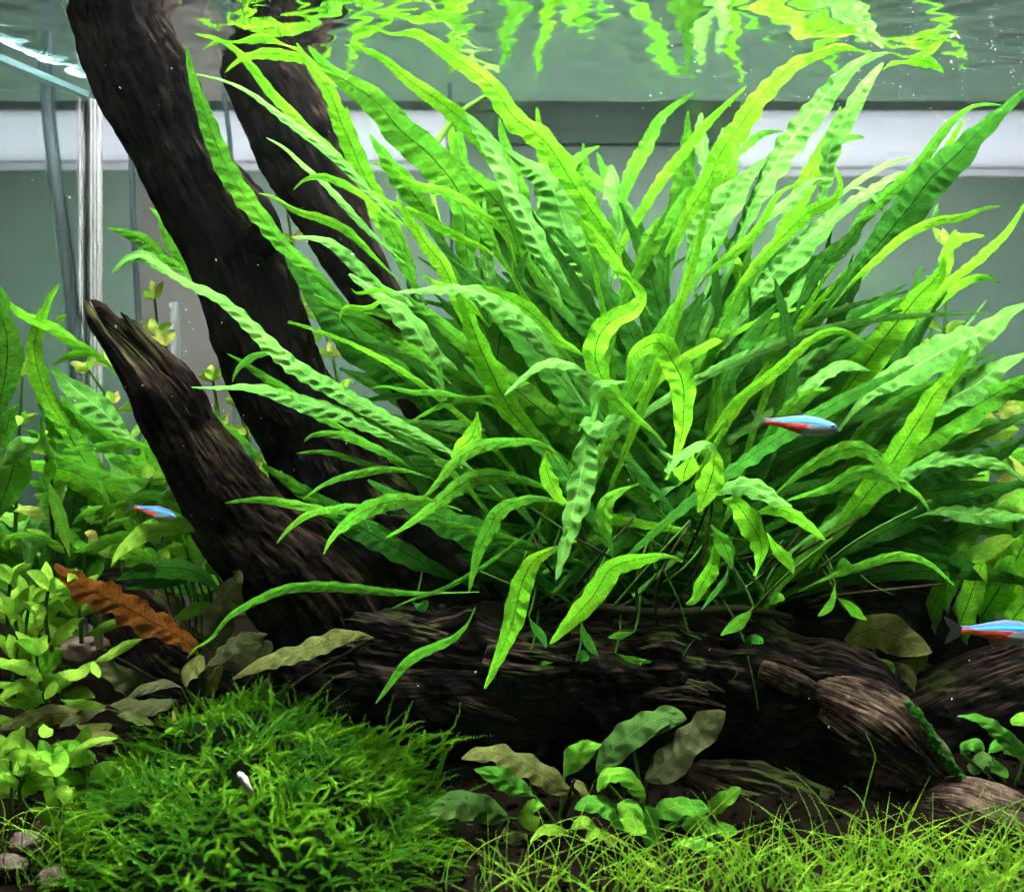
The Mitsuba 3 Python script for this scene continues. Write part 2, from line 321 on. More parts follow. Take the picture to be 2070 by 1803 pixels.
# ------------------------------------------------------------------ driftwood
def limb(rows, seed, n=150, m=72, rough=1.0, squash=0.75, lumps=0.25, groove_amp=0.2, jag=0.0, along=60, gf=6):
    """rows: (left/top edge u, v, right/bottom edge u, v, depth) along the limb."""
    rows = np.asarray(rows, float)
    c = np.array([at((r[0] + r[2]) / 2, (r[1] + r[3]) / 2, r[4]) for r in rows])
    rad = np.array([np.linalg.norm(at(r[0], r[1], r[4]) - at(r[2], r[3], r[4])) / 2 for r in rows])
    s = np.concatenate([[0], np.cumsum(np.linalg.norm(np.diff(c, axis=0), axis=1))])
    q = np.linspace(0, s[-1], n)
    p = np.stack([PchipInterpolator(s, c[:, k])(q) for k in range(3)], 1)
    r = PchipInterpolator(s, rad)(q)
    tt = unit(np.gradient(p, axis=0))
    for _ in range(12):
        tt[1:-1] = unit(tt[:-2] + tt[1:-1] * 2 + tt[2:])
    view = unit(p - CAM)
    a = unit(np.cross(tt, view))
    b = np.cross(tt, a)
    w = np.arange(m) * 2 * np.pi / m
    ca, sa = np.cos(w)[None], np.sin(w)[None]
    P = np.stack([ca * 2.2 + q[:, None] * 0, sa * 2.2 + q[:, None] * 0, q[:, None] * 9 + w[None] * 0], -1)
    big = fbm(P * 0.8, 3, seed) - 0.5
    P2 = np.stack([ca * gf + q[:, None] * 14, sa * gf + q[:, None] * 0, q[:, None] * along + w[None] * 0], -1)
    groove = np.abs(fbm(P2, 3, seed + 5) - 0.5) * 2
    P3 = np.stack([ca * 17 + q[:, None] * 0, sa * 17 + q[:, None] * 0, q[:, None] * 200 + w[None] * 0], -1)
    fine = fbm(P3, 3, seed + 9) - 0.5
    lump = fbm(np.stack([ca * 1.5 + q[:, None] * 40, sa * 1.5 + q[:, None] * 0, q[:, None] * 40 + w[None] * 0], -1), 3, seed + 14) - 0.5
    k = 1 + rough * (0.55 * big + groove_amp * (0.5 - groove) + 0.06 * fine + lumps * lump)
    u = np.linspace(0, 1, n)
    cap = np.minimum(np.clip(u / 0.025, 0, 1), np.clip((1 - u) / 0.025, 0, 1)) ** 0.5
    rr = r[:, None] * k * (0.15 + 0.85 * cap[:, None])
    v = p[:, None] + rr[..., None] * (ca[..., None] * a[:, None] + squash * sa[..., None] * b[:, None])
    if jag:
        ring = noise(np.stack([ca * 3.2, sa * 3.2, ca * 0 + seed], -1), 3) + 0.5 * noise(np.stack([ca * 9, sa * 9, ca * 0 + seed], -1), 4) - 0.75
        v += tt[:, None] * (ring * jag * np.clip((u[:, None] - 0.55) / 0.45, 0, 1) ** 1.5)[..., None]
    uv = np.stack([np.broadcast_to(np.abs(w - np.pi)[None] / np.pi, (n, m)), np.broadcast_to(q[:, None], (n, m))], -1)
    # closed at both ends, seam doubled is not needed since the pattern mirrors
    vv = np.vstack([v.reshape(-1, 3), p[:1], p[-1:]])
    uu = np.vstack([uv.reshape(-1, 2), [[0, 0]], [[0, q[-1]]]])
    uu = uu[:, ::-1] * [1.0, 1.0]
    ff = grid_faces(n, m, True)
    ff = np.vstack([ff[:, [0, 1, 2]], ff[:, [0, 2, 3]]])
    kk = np.arange(m)
    ff = np.vstack([ff, np.stack([kk, kk * 0 + len(vv) - 2, (kk + 1) % m], 1), np.stack([(n - 1) * m + (kk + 1) % m, kk * 0 + len(vv) - 1, (n - 1) * m + kk], 1)])
    mesh = trimesh.Trimesh(vv, ff, process=False)
    if mesh.volume < 0:
        ff = ff[:, ::-1]
    return (vv, ff), uu


def add_limb(name, parent, rows, seed, wood='wood_black', **kw):
    mesh, uv = limb(rows, seed, **kw)
    return obj(name, mesh, wood, parent, smooth=True, uv=uv)


t = thing('driftwood', 'large black driftwood root with trunks leaning left up to the water surface', 'driftwood')
add_limb('trunk', t, [(40, -190, 250, -215, .445), (105, -70, 295, -90, .448), (150, 35, 325, 30, .450), (172, 110, 352, 90, .451), (212, 205, 396, 180, .452), (265, 305, 432, 270, .453), (320, 410, 490, 370, .454), (366, 500, 545, 450, .455),
                  (405, 600, 585, 560, .456), (438, 700, 615, 660, .457), (475, 800, 655, 760, .458), (535, 910, 720, 860, .46), (560, 1010, 800, 960, .462), (570, 1120, 900, 1060, .464), (600, 1260, 1000, 1160, .466), (660, 1400, 1060, 1300, .462)], 3, n=230, m=96, rough=0.75)
knob = trimesh.creation.icosphere(subdivisions=4, radius=1.0)
kv = knob.vertices * (1 + 0.5 * (fbm(knob.vertices * 2.2 + 4, 3, 2)[:, None] - 0.5)) * np.array([0.0065, 0.008, 0.0085])
obj('knob', (kv + at(527, 483, .449), knob.faces), 'wood_black', t, smooth=True)
add_limb('branch', t, [(400, -30, 555, -45, .510), (430, 60, 580, 45, .514), (455, 150, 602, 140, .517), (482, 215, 640, 195, .517), (515, 300, 672, 255, .516), (560, 380, 700, 335, .514), (605, 450, 728, 405, .51), (655, 530, 752, 480, .505), (720, 630, 800, 580, .50), (800, 800, 930, 740, .492), (900, 1000, 1060, 940, .485), (960, 1200, 1160, 1160, .475), (980, 1400, 1200, 1380, .465)], 11, n=180, m=80, rough=0.7)
add_limb('branch', t, [(620, 1420, 860, 1310, .455), (560, 1350, 820, 1260, .445), (530, 1270, 760, 1190, .437), (470, 1180, 680, 1110, .432), (412, 1100, 582, 1045, .43), (370, 1030, 524, 975, .428), (338, 965, 474, 912, .426), (304, 900, 428, 848, .425),
                       (268, 830, 392, 780, .424), (242, 770, 342, 725, .424), (214, 715, 284, 682, .424), (188, 672, 240, 650, .424), (170, 640, 216, 622, .424)], 23, 'wood_brown', n=220, m=100, rough=0.8, jag=0.012, lumps=0.35)
add_limb('spur', t, [(345, 800, 390, 780, .424), (300, 740, 340, 722, .422), (262, 690, 296, 675, .422), (240, 652, 264, 642, .422)], 31, 'wood_brown', n=70, m=50, rough=0.9, jag=0.006)
add_limb('log', t, [(540, 1180, 520, 1440, .43), (640, 1195, 640, 1455, .432), (760, 1215, 760, 1470, .434), (900, 1225, 900, 1480, .438), (1060, 1225, 1060, 1490, .443), (1240, 1215, 1240, 1500, .447), (1400, 1225, 1400, 1510, .448), (1540, 1250, 1530, 1505, .445), (1660, 1290, 1640, 1490, .440), (1760, 1320, 1735, 1475, .436), (1835, 1365, 1815, 1445, .432)], 41, 'wood_black', n=300, m=120, rough=0.95, squash=0.6, lumps=0.75, groove_amp=0.14, along=35)
add_limb('root', t, [(1100, 1330, 1120, 1640, .47), (1300, 1360, 1300, 1700, .468), (1500, 1380, 1500, 1720, .465), (1700, 1420, 1690, 1730, .46), (1850, 1480, 1840, 1740, .455)], 47, 'wood_black', n=130, m=70)

add_limb('root', t, [(1560, 1210, 1590, 1320, .47), (1680, 1160, 1700, 1330, .474), (1800, 1150, 1810, 1330, .478), (1920, 1200, 1920, 1340, .48), (2010, 1260, 2000, 1350, .48)], 131, 'wood_black', n=110, m=70, rough=1.0, lumps=0.6)
for i, (rows, wd) in enumerate([([(800, 1380, 815, 1410, 0.430), (870, 1375, 880, 1430, 0.427), (950, 1400, 955, 1455, 0.427), (1020, 1425, 1020, 1460, 0.430)], 'wood_brown'),
                                ([(620, 1350, 640, 1400, 0.426), (680, 1325, 700, 1390, 0.424), (750, 1315, 770, 1370, 0.426)], 'wood_brown'),
                                ([(1290, 1395, 1300, 1430, 0.432), (1370, 1375, 1375, 1435, 0.430), (1450, 1395, 1440, 1440, 0.432)], 'wood_brown'),
                                ([(1530, 1335, 1540, 1365, 0.430), (1590, 1350, 1590, 1395, 0.428), (1650, 1385, 1640, 1415, 0.430)], 'wood_tan'),
                                ([(980, 1300, 985, 1350, 0.429), (1060, 1310, 1060, 1370, 0.426), (1150, 1330, 1150, 1360, 0.429)], 'wood_brown')]):
    add_limb('burl', t, rows, 120 + i, wd, n=90, m=70, rough=1.2, groove_amp=0.25, along=60, lumps=0.9, jag=0.01, gf=7)
t = thing('driftwood', 'broken end of brown driftwood with torn fibres sloping down to the right', 'driftwood')
add_limb('log', t, [(1560, 1400, 1610, 1350, .445), (1640, 1440, 1700, 1375, .432), (1695, 1480, 1775, 1395, .424), (1745, 1520, 1838, 1425, .420), (1800, 1555, 1880, 1480, .418), (1850, 1580, 1910, 1530, .416), (1895, 1600, 1935, 1570, .415)], 53, 'wood_tan', n=220, m=170, rough=0.75, groove_amp=0.3, jag=0.05, along=45, lumps=0.9, gf=18)
ar = np.random.default_rng(9)
ap = spline([at(u, v, d) for u, v, d in ((1838, 1425, .411), (1868, 1462, .409), (1895, 1505, .408), (1925, 1548, .407), (1942, 1572, .407))], 60)
obj('algae', join([(ico.vertices * ar.uniform(.0004, .0011) * ar.uniform(.6, 1.3, (12, 1)) + ap[ar.integers(60)] + ar.normal(0, .0007, 3), ico.faces) for _ in range(260)]), 'leaf_deep', t)
t = thing('driftwood', 'long low driftwood root lying on the soil behind the bright grass', 'driftwood')
add_limb('root', t, [(1390, 1530, 1385, 1580, .432), (1450, 1545, 1440, 1635, .43), (1540, 1560, 1520, 1680, .427), (1640, 1590, 1610, 1715, .422), (1740, 1640, 1700, 1745, .416), (1830, 1690, 1790, 1775, .41), (1900, 1730, 1860, 1800, .405)], 71, 'wood_brown', n=150, m=90, rough=0.9, groove_amp=0.28, along=45, lumps=0.8, gf=12)
t = thing('driftwood', 'pale grained driftwood stick at the lower right edge, under the torn log end', 'driftwood')
add_limb('stick', t, [(1860, 1600, 1850, 1650, .414), (1930, 1580, 1900, 1690, .408), (2010, 1595, 1970, 1735, .402), (2100, 1630, 2050, 1780, .396), (2200, 1680, 2150, 1820, .39)], 83, 'wood_tan', n=150, m=120, rough=0.6, groove_amp=0.24, along=40, gf=20, lumps=0.7)
t = thing('driftwood', 'thick dark driftwood log rising to the right edge below the fish at the edge', 'driftwood')
add_limb('log', t, [(1790, 1440, 1840, 1590, .465), (1880, 1370, 1920, 1575, .464), (1980, 1325, 2010, 1530, .462), (2080, 1290, 2110, 1480, .46), (2240, 1250, 2260, 1420, .458)], 91, 'wood_black', n=120, m=80, rough=0.6)
t = thing('driftwood', 'dark lump of driftwood behind the rusty brown leaf at lower left', 'driftwood')
add_limb('root', t, [(160, 1170, 190, 1240, .455), (230, 1150, 260, 1280, .452), (330, 1240, 330, 1420, .448), (440, 1290, 440, 1480, .444), (560, 1330, 560, 1500, .442)], 97, 'wood_black', n=90, m=60)


# ------------------------------------------------------------------ leaves
PROFILE = {'fern': ([0, .08, .2, .35, .55, .75, .88, .96, 1], [.14, .16, .45, .8, 1, .74, .42, .24, .08]),
           'strap': ([0, .1, .3, .6, .8, .93, .98, 1], [.5, .65, .9, 1, .85, .5, .28, .1]),
           'lance': ([0, .06, .2, .4, .6, .8, .93, 1], [.12, .22, .68, 1, .92, .6, .26, .03]),
           'oval': ([0, .06, .2, .45, .7, .88, .96, 1], [.12, .4, .82, 1, .9, .55, .28, .04]),
           'thin': ([0, .1, .4, .7, .9, 1], [.6, .8, 1, .8, .5, .15])}


def leaf_mesh(pts, width, profile='fern', roll=0.5, fold=0.15, wave=0.10, ruffle=0.10, bump=0.0, seed=0, m=9, twist=0.0, step=0.001, up=True, rollvar=0.25):
    """A leaf blade along pts (base to tip), width metres across at its widest; roll turns its face from the viewer towards the light above."""
    r = np.random.default_rng(seed)
    L = np.linalg.norm(np.diff(np.asarray(pts), axis=0), axis=1).sum()
    n = int(np.clip(L / step, 12, 170))
    p = spline(pts, n)
    t = unit(np.gradient(p, axis=0))
    view = unit(p - CAM)
    side = unit(np.cross(t, view))
    nor = np.cross(side, t)                       # faces back to or from the viewer
    q = np.linspace(0, 1, n)
    if up:                                        # choose the sense of the roll that turns the viewer's side upwards
        toward = -view
        sgn = np.sign(np.mean(((math.cos(0.6) * nor * np.sign((nor * toward).sum(1))[:, None]) + math.sin(0.6) * side * np.sign((nor * toward).sum(1))[:, None])[:, 2] - ((math.cos(0.6) * nor * np.sign((nor * toward).sum(1))[:, None]) - math.sin(0.6) * side * np.sign((nor * toward).sum(1))[:, None])[:, 2])) or 1
        sgn = sgn * np.sign(np.mean((nor * toward).sum(1)))
        roll = roll * sgn
    ang = roll + twist * (q - 0.4) + rollvar * np.sin(q * r.uniform(3, 7) + r.uniform(0, 6.28))
    comp = 1 / np.clip(abs(math.cos(roll)), 0.6, 1)
    S = np.cos(ang)[:, None] * side + np.sin(ang)[:, None] * nor
    N = np.cross(S, t)
    w = PchipInterpolator(*PROFILE[profile])(q) * width / 2 * comp
    s = np.linspace(-1, 1, m)
    lam = max(0.007, width * 1.1)
    a_l, a_r = q * L / lam * 2 * np.pi, q * L / (lam * 0.83) * 2 * np.pi
    nz = lambda off: noise(np.stack([q * L / lam * 1.7 + off, q * 0 + seed % 97, q * 0], -1), 1) - 0.5
    wl = 1 + wave * (np.sin(a_l + r.uniform(0, 6.28)) * 0.6 + 1.6 * nz(0))
    wr_ = 1 + wave * (np.sin(a_r + r.uniform(0, 6.28)) * 0.6 + 1.6 * nz(50))
    fray = 1 + (0.30 if wave > 0.2 else 0.05) * (noise(np.stack([q[:, None] * L * (600 if wave > 0.2 else 900) + 0 * s[None], np.sign(s)[None] * 5 + 0 * q[:, None], np.zeros((n, m)) + seed % 41], -1), 12) - 0.5)
    W = fray * np.where(s[None] < 0, wl[:, None], wr_[:, None]) * w[:, None]
    off = fold * w[:, None] * (np.abs(s)[None] ** 1.4)
    ruf = ruffle * w[:, None] * np.abs(s)[None] ** 2 * np.where(s[None] < 0, np.sin(a_l * 0.9 + r.uniform(0, 6))[:, None], np.sin(a_r * 1.1 + r.uniform(0, 6))[:, None])
    off = off + ruf
    if bump:
        bl = 0.0052
        sg = np.where(s < 0, 0.0, 7.0)[None]
        Z0 = np.zeros((n, m))
        jit = 5.0 * noise(np.stack([q[:, None] * L * 120 + sg, Z0 + sg, Z0 + seed % 53], -1), 6)
        amp = np.clip(2.1 * noise(np.stack([q[:, None] * L * 150 + sg, s[None] * 2.5 + Z0, Z0 + seed % 31], -1), 2) - 0.25, 0.1, 1.6)
        ph = 2 * np.pi * (q[:, None] * L / bl - np.abs(s)[None] * 0.6) + jit + np.where(s < 0, 0, np.pi)[None]
        off = off + bump * amp * np.sin(ph) * np.sin(np.pi * np.clip(np.abs(s), 0, 1))[None] * np.clip(w[:, None] / 0.004, 0, 1)
        off = off + bump * 0.8 * (noise(np.stack([q[:, None] * L * 420 + Z0, s[None] * 2.2 + Z0, Z0 + seed % 37], -1), 8) - 0.5) * (1 - s[None] ** 4) * np.clip(w[:, None] / 0.004, 0, 1)
    v = p[:, None] + W[..., None] * s[None, :, None] * S[:, None] + off[..., None] * N[:, None]
    v[..., 2] = np.minimum(v[..., 2], WATER_Z - 0.0022 + 0.0012 * np.sin(v[..., 0] * 300))
    uv = np.stack([np.broadcast_to(s[None] * 0.5 + 0.5, (n, m)), np.broadcast_to((q * L * 100)[:, None], (n, m))], -1)
    return (v.reshape(-1, 3), grid_faces(n, m)), uv.reshape(-1, 2)


seed_n = [100]


def trace(code, flat, d_tip, d_base):
    x0, y0, s = CROP[code]
    p = np.asarray(flat, float).reshape(-1, 2) * s + [x0, y0]
    l = np.concatenate([[0], np.cumsum(np.linalg.norm(np.diff(p, axis=0), axis=1))])
    q = l / l[-1]
    out = []
    for (u, v), k in zip(p, q):
        d = d_tip + (d_base - d_tip) * k
        if v < 860:
            d = min(d, F_PX * (WATER_Z - CAM_Z - 0.003) / (CY - v))
        out.append(at(u, v, d))
    return np.array(out)[::-1], s


def leaf(parent, bsdf, code, w, d_tip, d_base, flat, name='leaf', label=None, widen=1.10, **kw):
    pts, s = trace(code, flat, d_tip, d_base)
    seed_n[0] += 1
    mesh, uv = leaf_mesh(pts, w * s / F_PX * (d_tip + d_base) / 2 * widen, seed=seed_n[0], **kw)
    k = obj(name, mesh, bsdf, parent, smooth=True, uv=uv)
    if label:
        tag(k, label)
    return k


Y_, G_, D_, P_ = 'leaf_young', 'leaf_green', 'leaf_deep', 'leaf_pale'
fern = thing('java_fern', 'great bushy green fern with long wavy leaves growing on the middle of the driftwood', 'fern')
FERN = [
    # crop, bsdf, width, depth of tip, depth of base, points from tip to base
    ('A', G_, 118, .436, .446, (1110, 280, 1140, 440, 1240, 740, 1330, 960, 1440, 1150, 1560, 1300, 1660, 1430, 1800, 1560, 2000, 1750, 2150, 1950)),
    ('A', Y_, 62, .47, .47, (1160, 205, 1330, 250, 1480, 380, 1620, 560, 1750, 690, 1850, 790, 2000, 920, 2150, 1120, 2300, 1300)),
    ('A', Y_, 55, .47, .475, (1200, 300, 1290, 250, 1450, 232, 1600, 228, 1750, 280, 1900, 400)),
    ('A', Y_, 60, .478, .478, (1335, 435, 1420, 360, 1560, 320, 1700, 330, 1850, 380, 2000, 520)),
    ('A', P_, 48, .455, .455, (1155, 440, 1330, 480, 1500, 560, 1660, 680, 1830, 800, 2050, 990, 2300, 1250, 2550, 1450)),
    ('A', P_, 44, .45, .45, (1580, 820, 1690, 880, 1800, 980, 1900, 1060, 2050, 1220, 2200, 1380, 2400, 1560)),
    ('A', Y_, 44, .445, .45, (1745, 1130, 1800, 1075, 1900, 1050, 2000, 1075, 2150, 1160, 2350, 1350)),
    ('A', Y_, 48, .44, .45, (1540, 1150, 1640, 1180, 1750, 1250, 1880, 1290, 2057, 1370, 2200, 1500, 2400, 1700)),
    ('A', P_, 60, .435, .45, (1730, 1410, 1900, 1420, 2000, 1470, 2100, 1560, 2250, 1700, 2400, 1900)),
    ('A', P_, 62, .478, .475, (660, 1630, 740, 1550, 850, 1520, 960, 1580, 1120, 1680, 1200, 1740)),
    ('P', P_, 30, .415, .43, (225, 553, 252, 527, 289, 517, 327, 538, 381, 572, 440, 600, 500, 650, 555, 705, 620, 755, 700, 800, 770, 840, 850, 880, 930, 930, 1020, 1010)),
    ('P', G_, 26, .48, .478, (218, 461, 259, 473, 300, 494, 327, 520, 361, 542, 400, 580)),
    ('P', G_, 24, .482, .48, (303, 420, 327, 442, 344, 483, 364, 521, 390, 570)),
    # upper middle
    ('B', Y_, 118, .466, .462, (385, 140, 500, 165, 620, 175, 780, 275, 950, 390, 1060, 510, 1130, 610, 1250, 700, 1340, 800, 1420, 930, 1520, 1080, 1600, 1200, 1660, 1320, 1700, 1500, 1720, 1700)),
    ('B', Y_, 90, .475, .468, (240, 225, 330, 255, 440, 300, 560, 400, 700, 500, 830, 600, 960, 720, 1040, 830, 1110, 960, 1180, 1080, 1260, 1250, 1330, 1420, 1380, 1600, 1420, 1800)),
    ('B', P_, 150, .475, .465, (1100, 780, 1180, 850, 1290, 930, 1350, 1030, 1390, 1170, 1450, 1330, 1520, 1500, 1560, 1700)),
    ('B', P_, 130, .455, .455, (880, 590, 960, 690, 1030, 790, 1100, 930, 1170, 1080, 1250, 1250, 1320, 1420, 1370, 1600)),
    ('B', G_, 120, .545, .52, (850, 650, 865, 850, 920, 1000, 1000, 1120, 1080, 1300)),
    ('B', G_, 130, .48, .47, (830, 740, 870, 880, 980, 990, 1080, 1110, 1150, 1300, 1200, 1500)),
    ('B', G_, 120, .445, .45, (940, 1400, 900, 1380, 880, 1250, 872, 1130, 830, 1050, 720, 990)),
    ('B', Y_, 56, .452, .452, (385, 850, 480, 870, 560, 930, 640, 970, 780, 1000, 930, 1090, 1060, 1190, 1110, 1280, 1160, 1450)),
    ('B', Y_, 84, .41, .425, (520, 1020, 560, 1110, 620, 1190, 680, 1280, 740, 1350, 790, 1440, 835, 1560, 880, 1680, 930, 1820)),
    ('E', Y_, 125, .418, .425, (830, 60, 900, 250, 955, 400, 1020, 540, 1090, 680, 1180, 800, 1260, 880, 1370, 1000)),
    ('B', Y_, 44, .44, .445, (380, 990, 500, 1060, 620, 1110, 760, 1190, 900, 1260, 1000, 1310, 1100, 1420)),
    ('B', G_, 155, .472, .468, (60, 240, 180, 370, 330, 470, 440, 560, 540, 680, 650, 770, 740, 860, 820, 960, 900, 1090, 1000, 1210, 1090, 1360, 1170, 1480, 1240, 1650)),
    ('B', Y_, 90, .462, .462, (0, 225, 90, 370, 170, 480, 220, 610, 280, 750, 340, 890, 400, 1000, 480, 1110, 560, 1260, 620, 1400)),
    ('B', G_, 110, .485, .475, (380, 700, 450, 800, 520, 900, 600, 1000, 700, 1140, 790, 1300)),
    ('B', G_, 95, .475, .465, (420, 1000, 470, 1150, 540, 1300, 600, 1450, 680, 1600)),
    ('B', Y_, 45, .43, .44, (640, 1420, 720, 1470, 800, 1500, 900, 1580, 1000, 1700)),
    ('E', P_, 90, .405, .425, (500, 105, 680, 93, 850, 88, 960, 118, 1050, 175, 1150, 245, 1230, 315, 1290, 390, 1360, 500, 1420, 580, 1500, 700)),
    ('B', G_, 62, .542, .52, (1575, 760, 1500, 790, 1430, 850, 1380, 960, 1370, 1100)),
    ('B', G_, 56, .545, .52, (1560, 790, 1590, 870, 1640, 960, 1700, 1060, 1720, 1200)),
    ('B', G_, 60, .54, .52, (1390, 780, 1480, 880, 1600, 985, 1680, 1080)),
    ('B', G_, 78, .543, .51, (2075, 480, 1950, 560, 1870, 640, 1820, 740, 1760, 850, 1720, 950, 1690, 1060, 1680, 1200)),
    ('B', P_, 150, .535, .50, (1640, 860, 1660, 1000, 1700, 1100, 1670, 1250, 1650, 1450)),
    ('B', P_, 130, .49, .475, (1270, 1030, 1280, 1130, 1330, 1280, 1390, 1450, 1430, 1650)),
    ('B', Y_, 66, .45, .44, (1400, 1100, 1500, 1170, 1600, 1290, 1680, 1400, 1760, 1500, 1840, 1640)),
    ('C', Y_, 66, .475, .465, (560, 465, 450, 565, 330, 685, 220, 820, 120, 940, 40, 1060, -40, 1190, -110, 1320, -160, 1460, -180, 1600)),
    ('C', G_, 100, .455, .455, (240, 1010, 170, 1130, 90, 1230, 30, 1330, -20, 1450, -60, 1600)),
    # upper right
    ('C', Y_, 112, .483, .468, (1240, 290, 1150, 258, 1060, 256, 900, 305, 780, 375, 680, 470, 590, 580, 520, 690, 430, 810, 380, 920, 310, 1050, 230, 1180, 150, 1330, 60, 1450, 0, 1580)),
    ('C', P_, 120, .483, .464, (1320, 285, 1180, 330, 1060, 430, 950, 560, 850, 690, 760, 810, 690, 930, 610, 1070, 530, 1230, 440, 1390, 350, 1550, 300, 1700)),
    ('C', P_, 112, .492, .475, (1295, 340, 1200, 455, 1120, 585, 1050, 705, 1010, 810, 990, 930, 960, 1060, 920, 1140, 830, 1300)),
    ('C', Y_, 66, .492, .492, (1625, 395, 1560, 345, 1480, 322, 1390, 325, 1290, 380)),
    ('C', Y_, 44, .483, .485, (1622, 220, 1540, 275, 1450, 300, 1320, 285)),
    ('C', G_, 62, .465, .455, (1935, 570, 1800, 570, 1680, 645, 1580, 765, 1480, 905, 1380, 1005, 1280, 1085, 1200, 1155, 1100, 1310, 1000, 1410, 900, 1520, 800, 1680)),
    ('C', D_, 165, .45, .445, (2080, 470, 1950, 590, 1800, 725, 1680, 850, 1560, 960, 1460, 1090, 1380, 1190, 1290, 1300, 1190, 1410, 1080, 1540, 950, 1700)),
    ('C', Y_, 74, .435, .44, (1035, 900, 1065, 1010, 1020, 1085, 900, 1145, 800, 1235, 700, 1330, 600, 1440, 520, 1550, 460, 1700)),
    ('C', Y_, 52, .45, .45, (845, 990, 740, 1040, 690, 1105, 640, 1205, 580, 1285, 480, 1375, 400, 1435, 320, 1520, 260, 1620)),
    ('C', P_, 56, .46, .455, (1030, 968, 900, 990, 800, 1085, 700, 1145, 620, 1225, 560, 1310, 500, 1400)),
    ('C', P_, 165, .48, .468, (660, 860, 560, 940, 500, 1020, 430, 1130, 350, 1270, 260, 1420, 200, 1580)),
    ('C', P_, 125, .485, .472, (480, 975, 400, 1045, 330, 1160, 280, 1270, 230, 1400)),
    ('C', G_, 42, .54, .51, (755, 710, 650, 722, 560, 785, 490, 860, 440, 950)),
    ('C', G_, 36, .54, .51, (1195, 742, 1120, 742, 1060, 790)),
    ('C', P_, 62, .47, .46, (1490, 935, 1380, 942, 1250, 1012, 1130, 1092, 1040, 1180, 930, 1290)),
    ('C', P_, 40, .48, .47, (1455, 848, 1330, 880, 1200, 952, 1110, 1015, 1020, 1110)),
    ('C', P_, 30, .46, .46, (1305, 1195, 1285, 1120, 1230, 1045, 1150, 1015, 1080, 1030)),
    ('C', P_, 165, .475, .46, (1060, 1080, 970, 1200, 860, 1310, 750, 1430, 640, 1550, 540, 1700)),
    ('C', Y_, 52, .44, .44, (1930, 1115, 1830, 1132, 1720, 1172, 1590, 1192, 1480, 1235, 1380, 1295, 1280, 1385, 1180, 1475, 1090, 1570, 1000, 1680)),
    ('C', Y_, 85, .50, .485, (1690, 1240, 1650, 1330, 1620, 1450, 1560, 1600, 1500, 1720)),
    ('C', Y_, 60, .505, .49, (1845, 1275, 1700, 1292, 1630, 1380, 1590, 1500)),
    ('C', Y_, 54, .49, .48, (2080, 1060, 1980, 1232, 1880, 1335, 1780, 1425, 1680, 1505, 1600, 1600, 1520, 1720)),
    ('C', Y_, 44, .485, .475, (1922, 1528, 1850, 1497, 1740, 1522, 1660, 1590, 1580, 1680)),
    ('C', D_, 85, .438, .44, (1255, 1165, 1180, 1205, 1120, 1295, 1000, 1390, 920, 1490, 860, 1610, 800, 1750)),
    ('C', P_, 185, .468, .455, (960, 1385, 850, 1470, 800, 1580, 770, 1700)),
    ('C', P_, 34, .48, .48, (1592, 1098, 1575, 1150, 1588, 1215)),
    ('C', Y_, 90, .46, .46, (450, 1400, 500, 1430, 545, 1450)),
    ('C', P_, 80, .547, .52, (318, 610, 318, 760, 340, 920, 330, 1050)),
    ('C', P_, 90, .54, .50, (430, 690, 400, 840, 330, 950, 260, 1100)),
    ('F', Y_, 175, .455, .45, (1625, -80, 1590, 20, 1500, 115, 1400, 235, 1320, 335, 1220, 470, 1130, 590, 1040, 710, 960, 830, 860, 980)),
    # far leaves at the back glass
    ('P', Y_, 34, .546, .53, (700, 215, 720, 300, 760, 420, 820, 560)), ('P', Y_, 30, .548, .53, (640, 208, 655, 290, 690, 400, 760, 560)), ('P', G_, 40, .546, .53, (1010, 240, 1030, 330, 1060, 450, 1100, 600)),
    ('P', Y_, 32, .547, .53, (1085, 215, 1100, 320, 1130, 450, 1170, 600)), ('P', G_, 38, .547, .53, (1180, 290, 1190, 380, 1210, 500, 1230, 640)), ('P', Y_, 36, .548, .53, (1500, 212, 1480, 300, 1450, 420, 1400, 580)),
    ('P', G_, 40, .546, .53, (1390, 225, 1385, 320, 1370, 440, 1340, 600)), ('P', Y_, 30, .547, .53, (590, 215, 600, 300, 640, 420, 720, 580)), ('P', Y_, 34, .548, .53, (1700, 216, 1660, 310, 1600, 430, 1520, 590)),
    ('P', Y_, 36, .547, .53, (905, 225, 925, 320, 960, 440, 1010, 580)), ('P', Y_, 30, .545, .53, (1950, 240, 1900, 320, 1820, 440, 1720, 600)),
    # middle, front
    ('E', G_, 76, .425, .435, (90, 115, 230, 200, 380, 272, 500, 342, 610, 405, 700, 480, 800, 580)),
    ('E', D_, 210, .455, .452, (-60, -80, 100, 100, 250, 270, 400, 430, 600, 610, 760, 800)),
    ('E', P_, 110, .43, .44, (270, 10, 420, 110, 540, 205, 640, 335, 700, 455, 745, 580, 800, 720)),
    ('E', Y_, 26, .425, .43, (283, 85, 315, 110, 440, 92, 520, 150)),
    ('E', Y_, 30, .42, .43, (225, 250, 250, 188, 380, 182, 450, 140, 540, 180)),
    ('E', Y_, 84, .415, .43, (915, 68, 1020, 100, 1130, 155, 1250, 245, 1350, 345, 1450, 405, 1540, 470)),
    ('E', P_, 60, .392, .415, (1080, 640, 1130, 590, 1220, 512, 1310, 470, 1420, 487, 1520, 545, 1610, 600, 1700, 700)),
    ('E', P_, 42, .388, .405, (1720, 568, 1640, 575, 1560, 590, 1535, 650, 1530, 730)),
    ('E', P_, 135, .365, .39, (1350, 1600, 1385, 1440, 1430, 1270, 1465, 1120, 1490, 980, 1510, 850, 1540, 760, 1560, 680)),
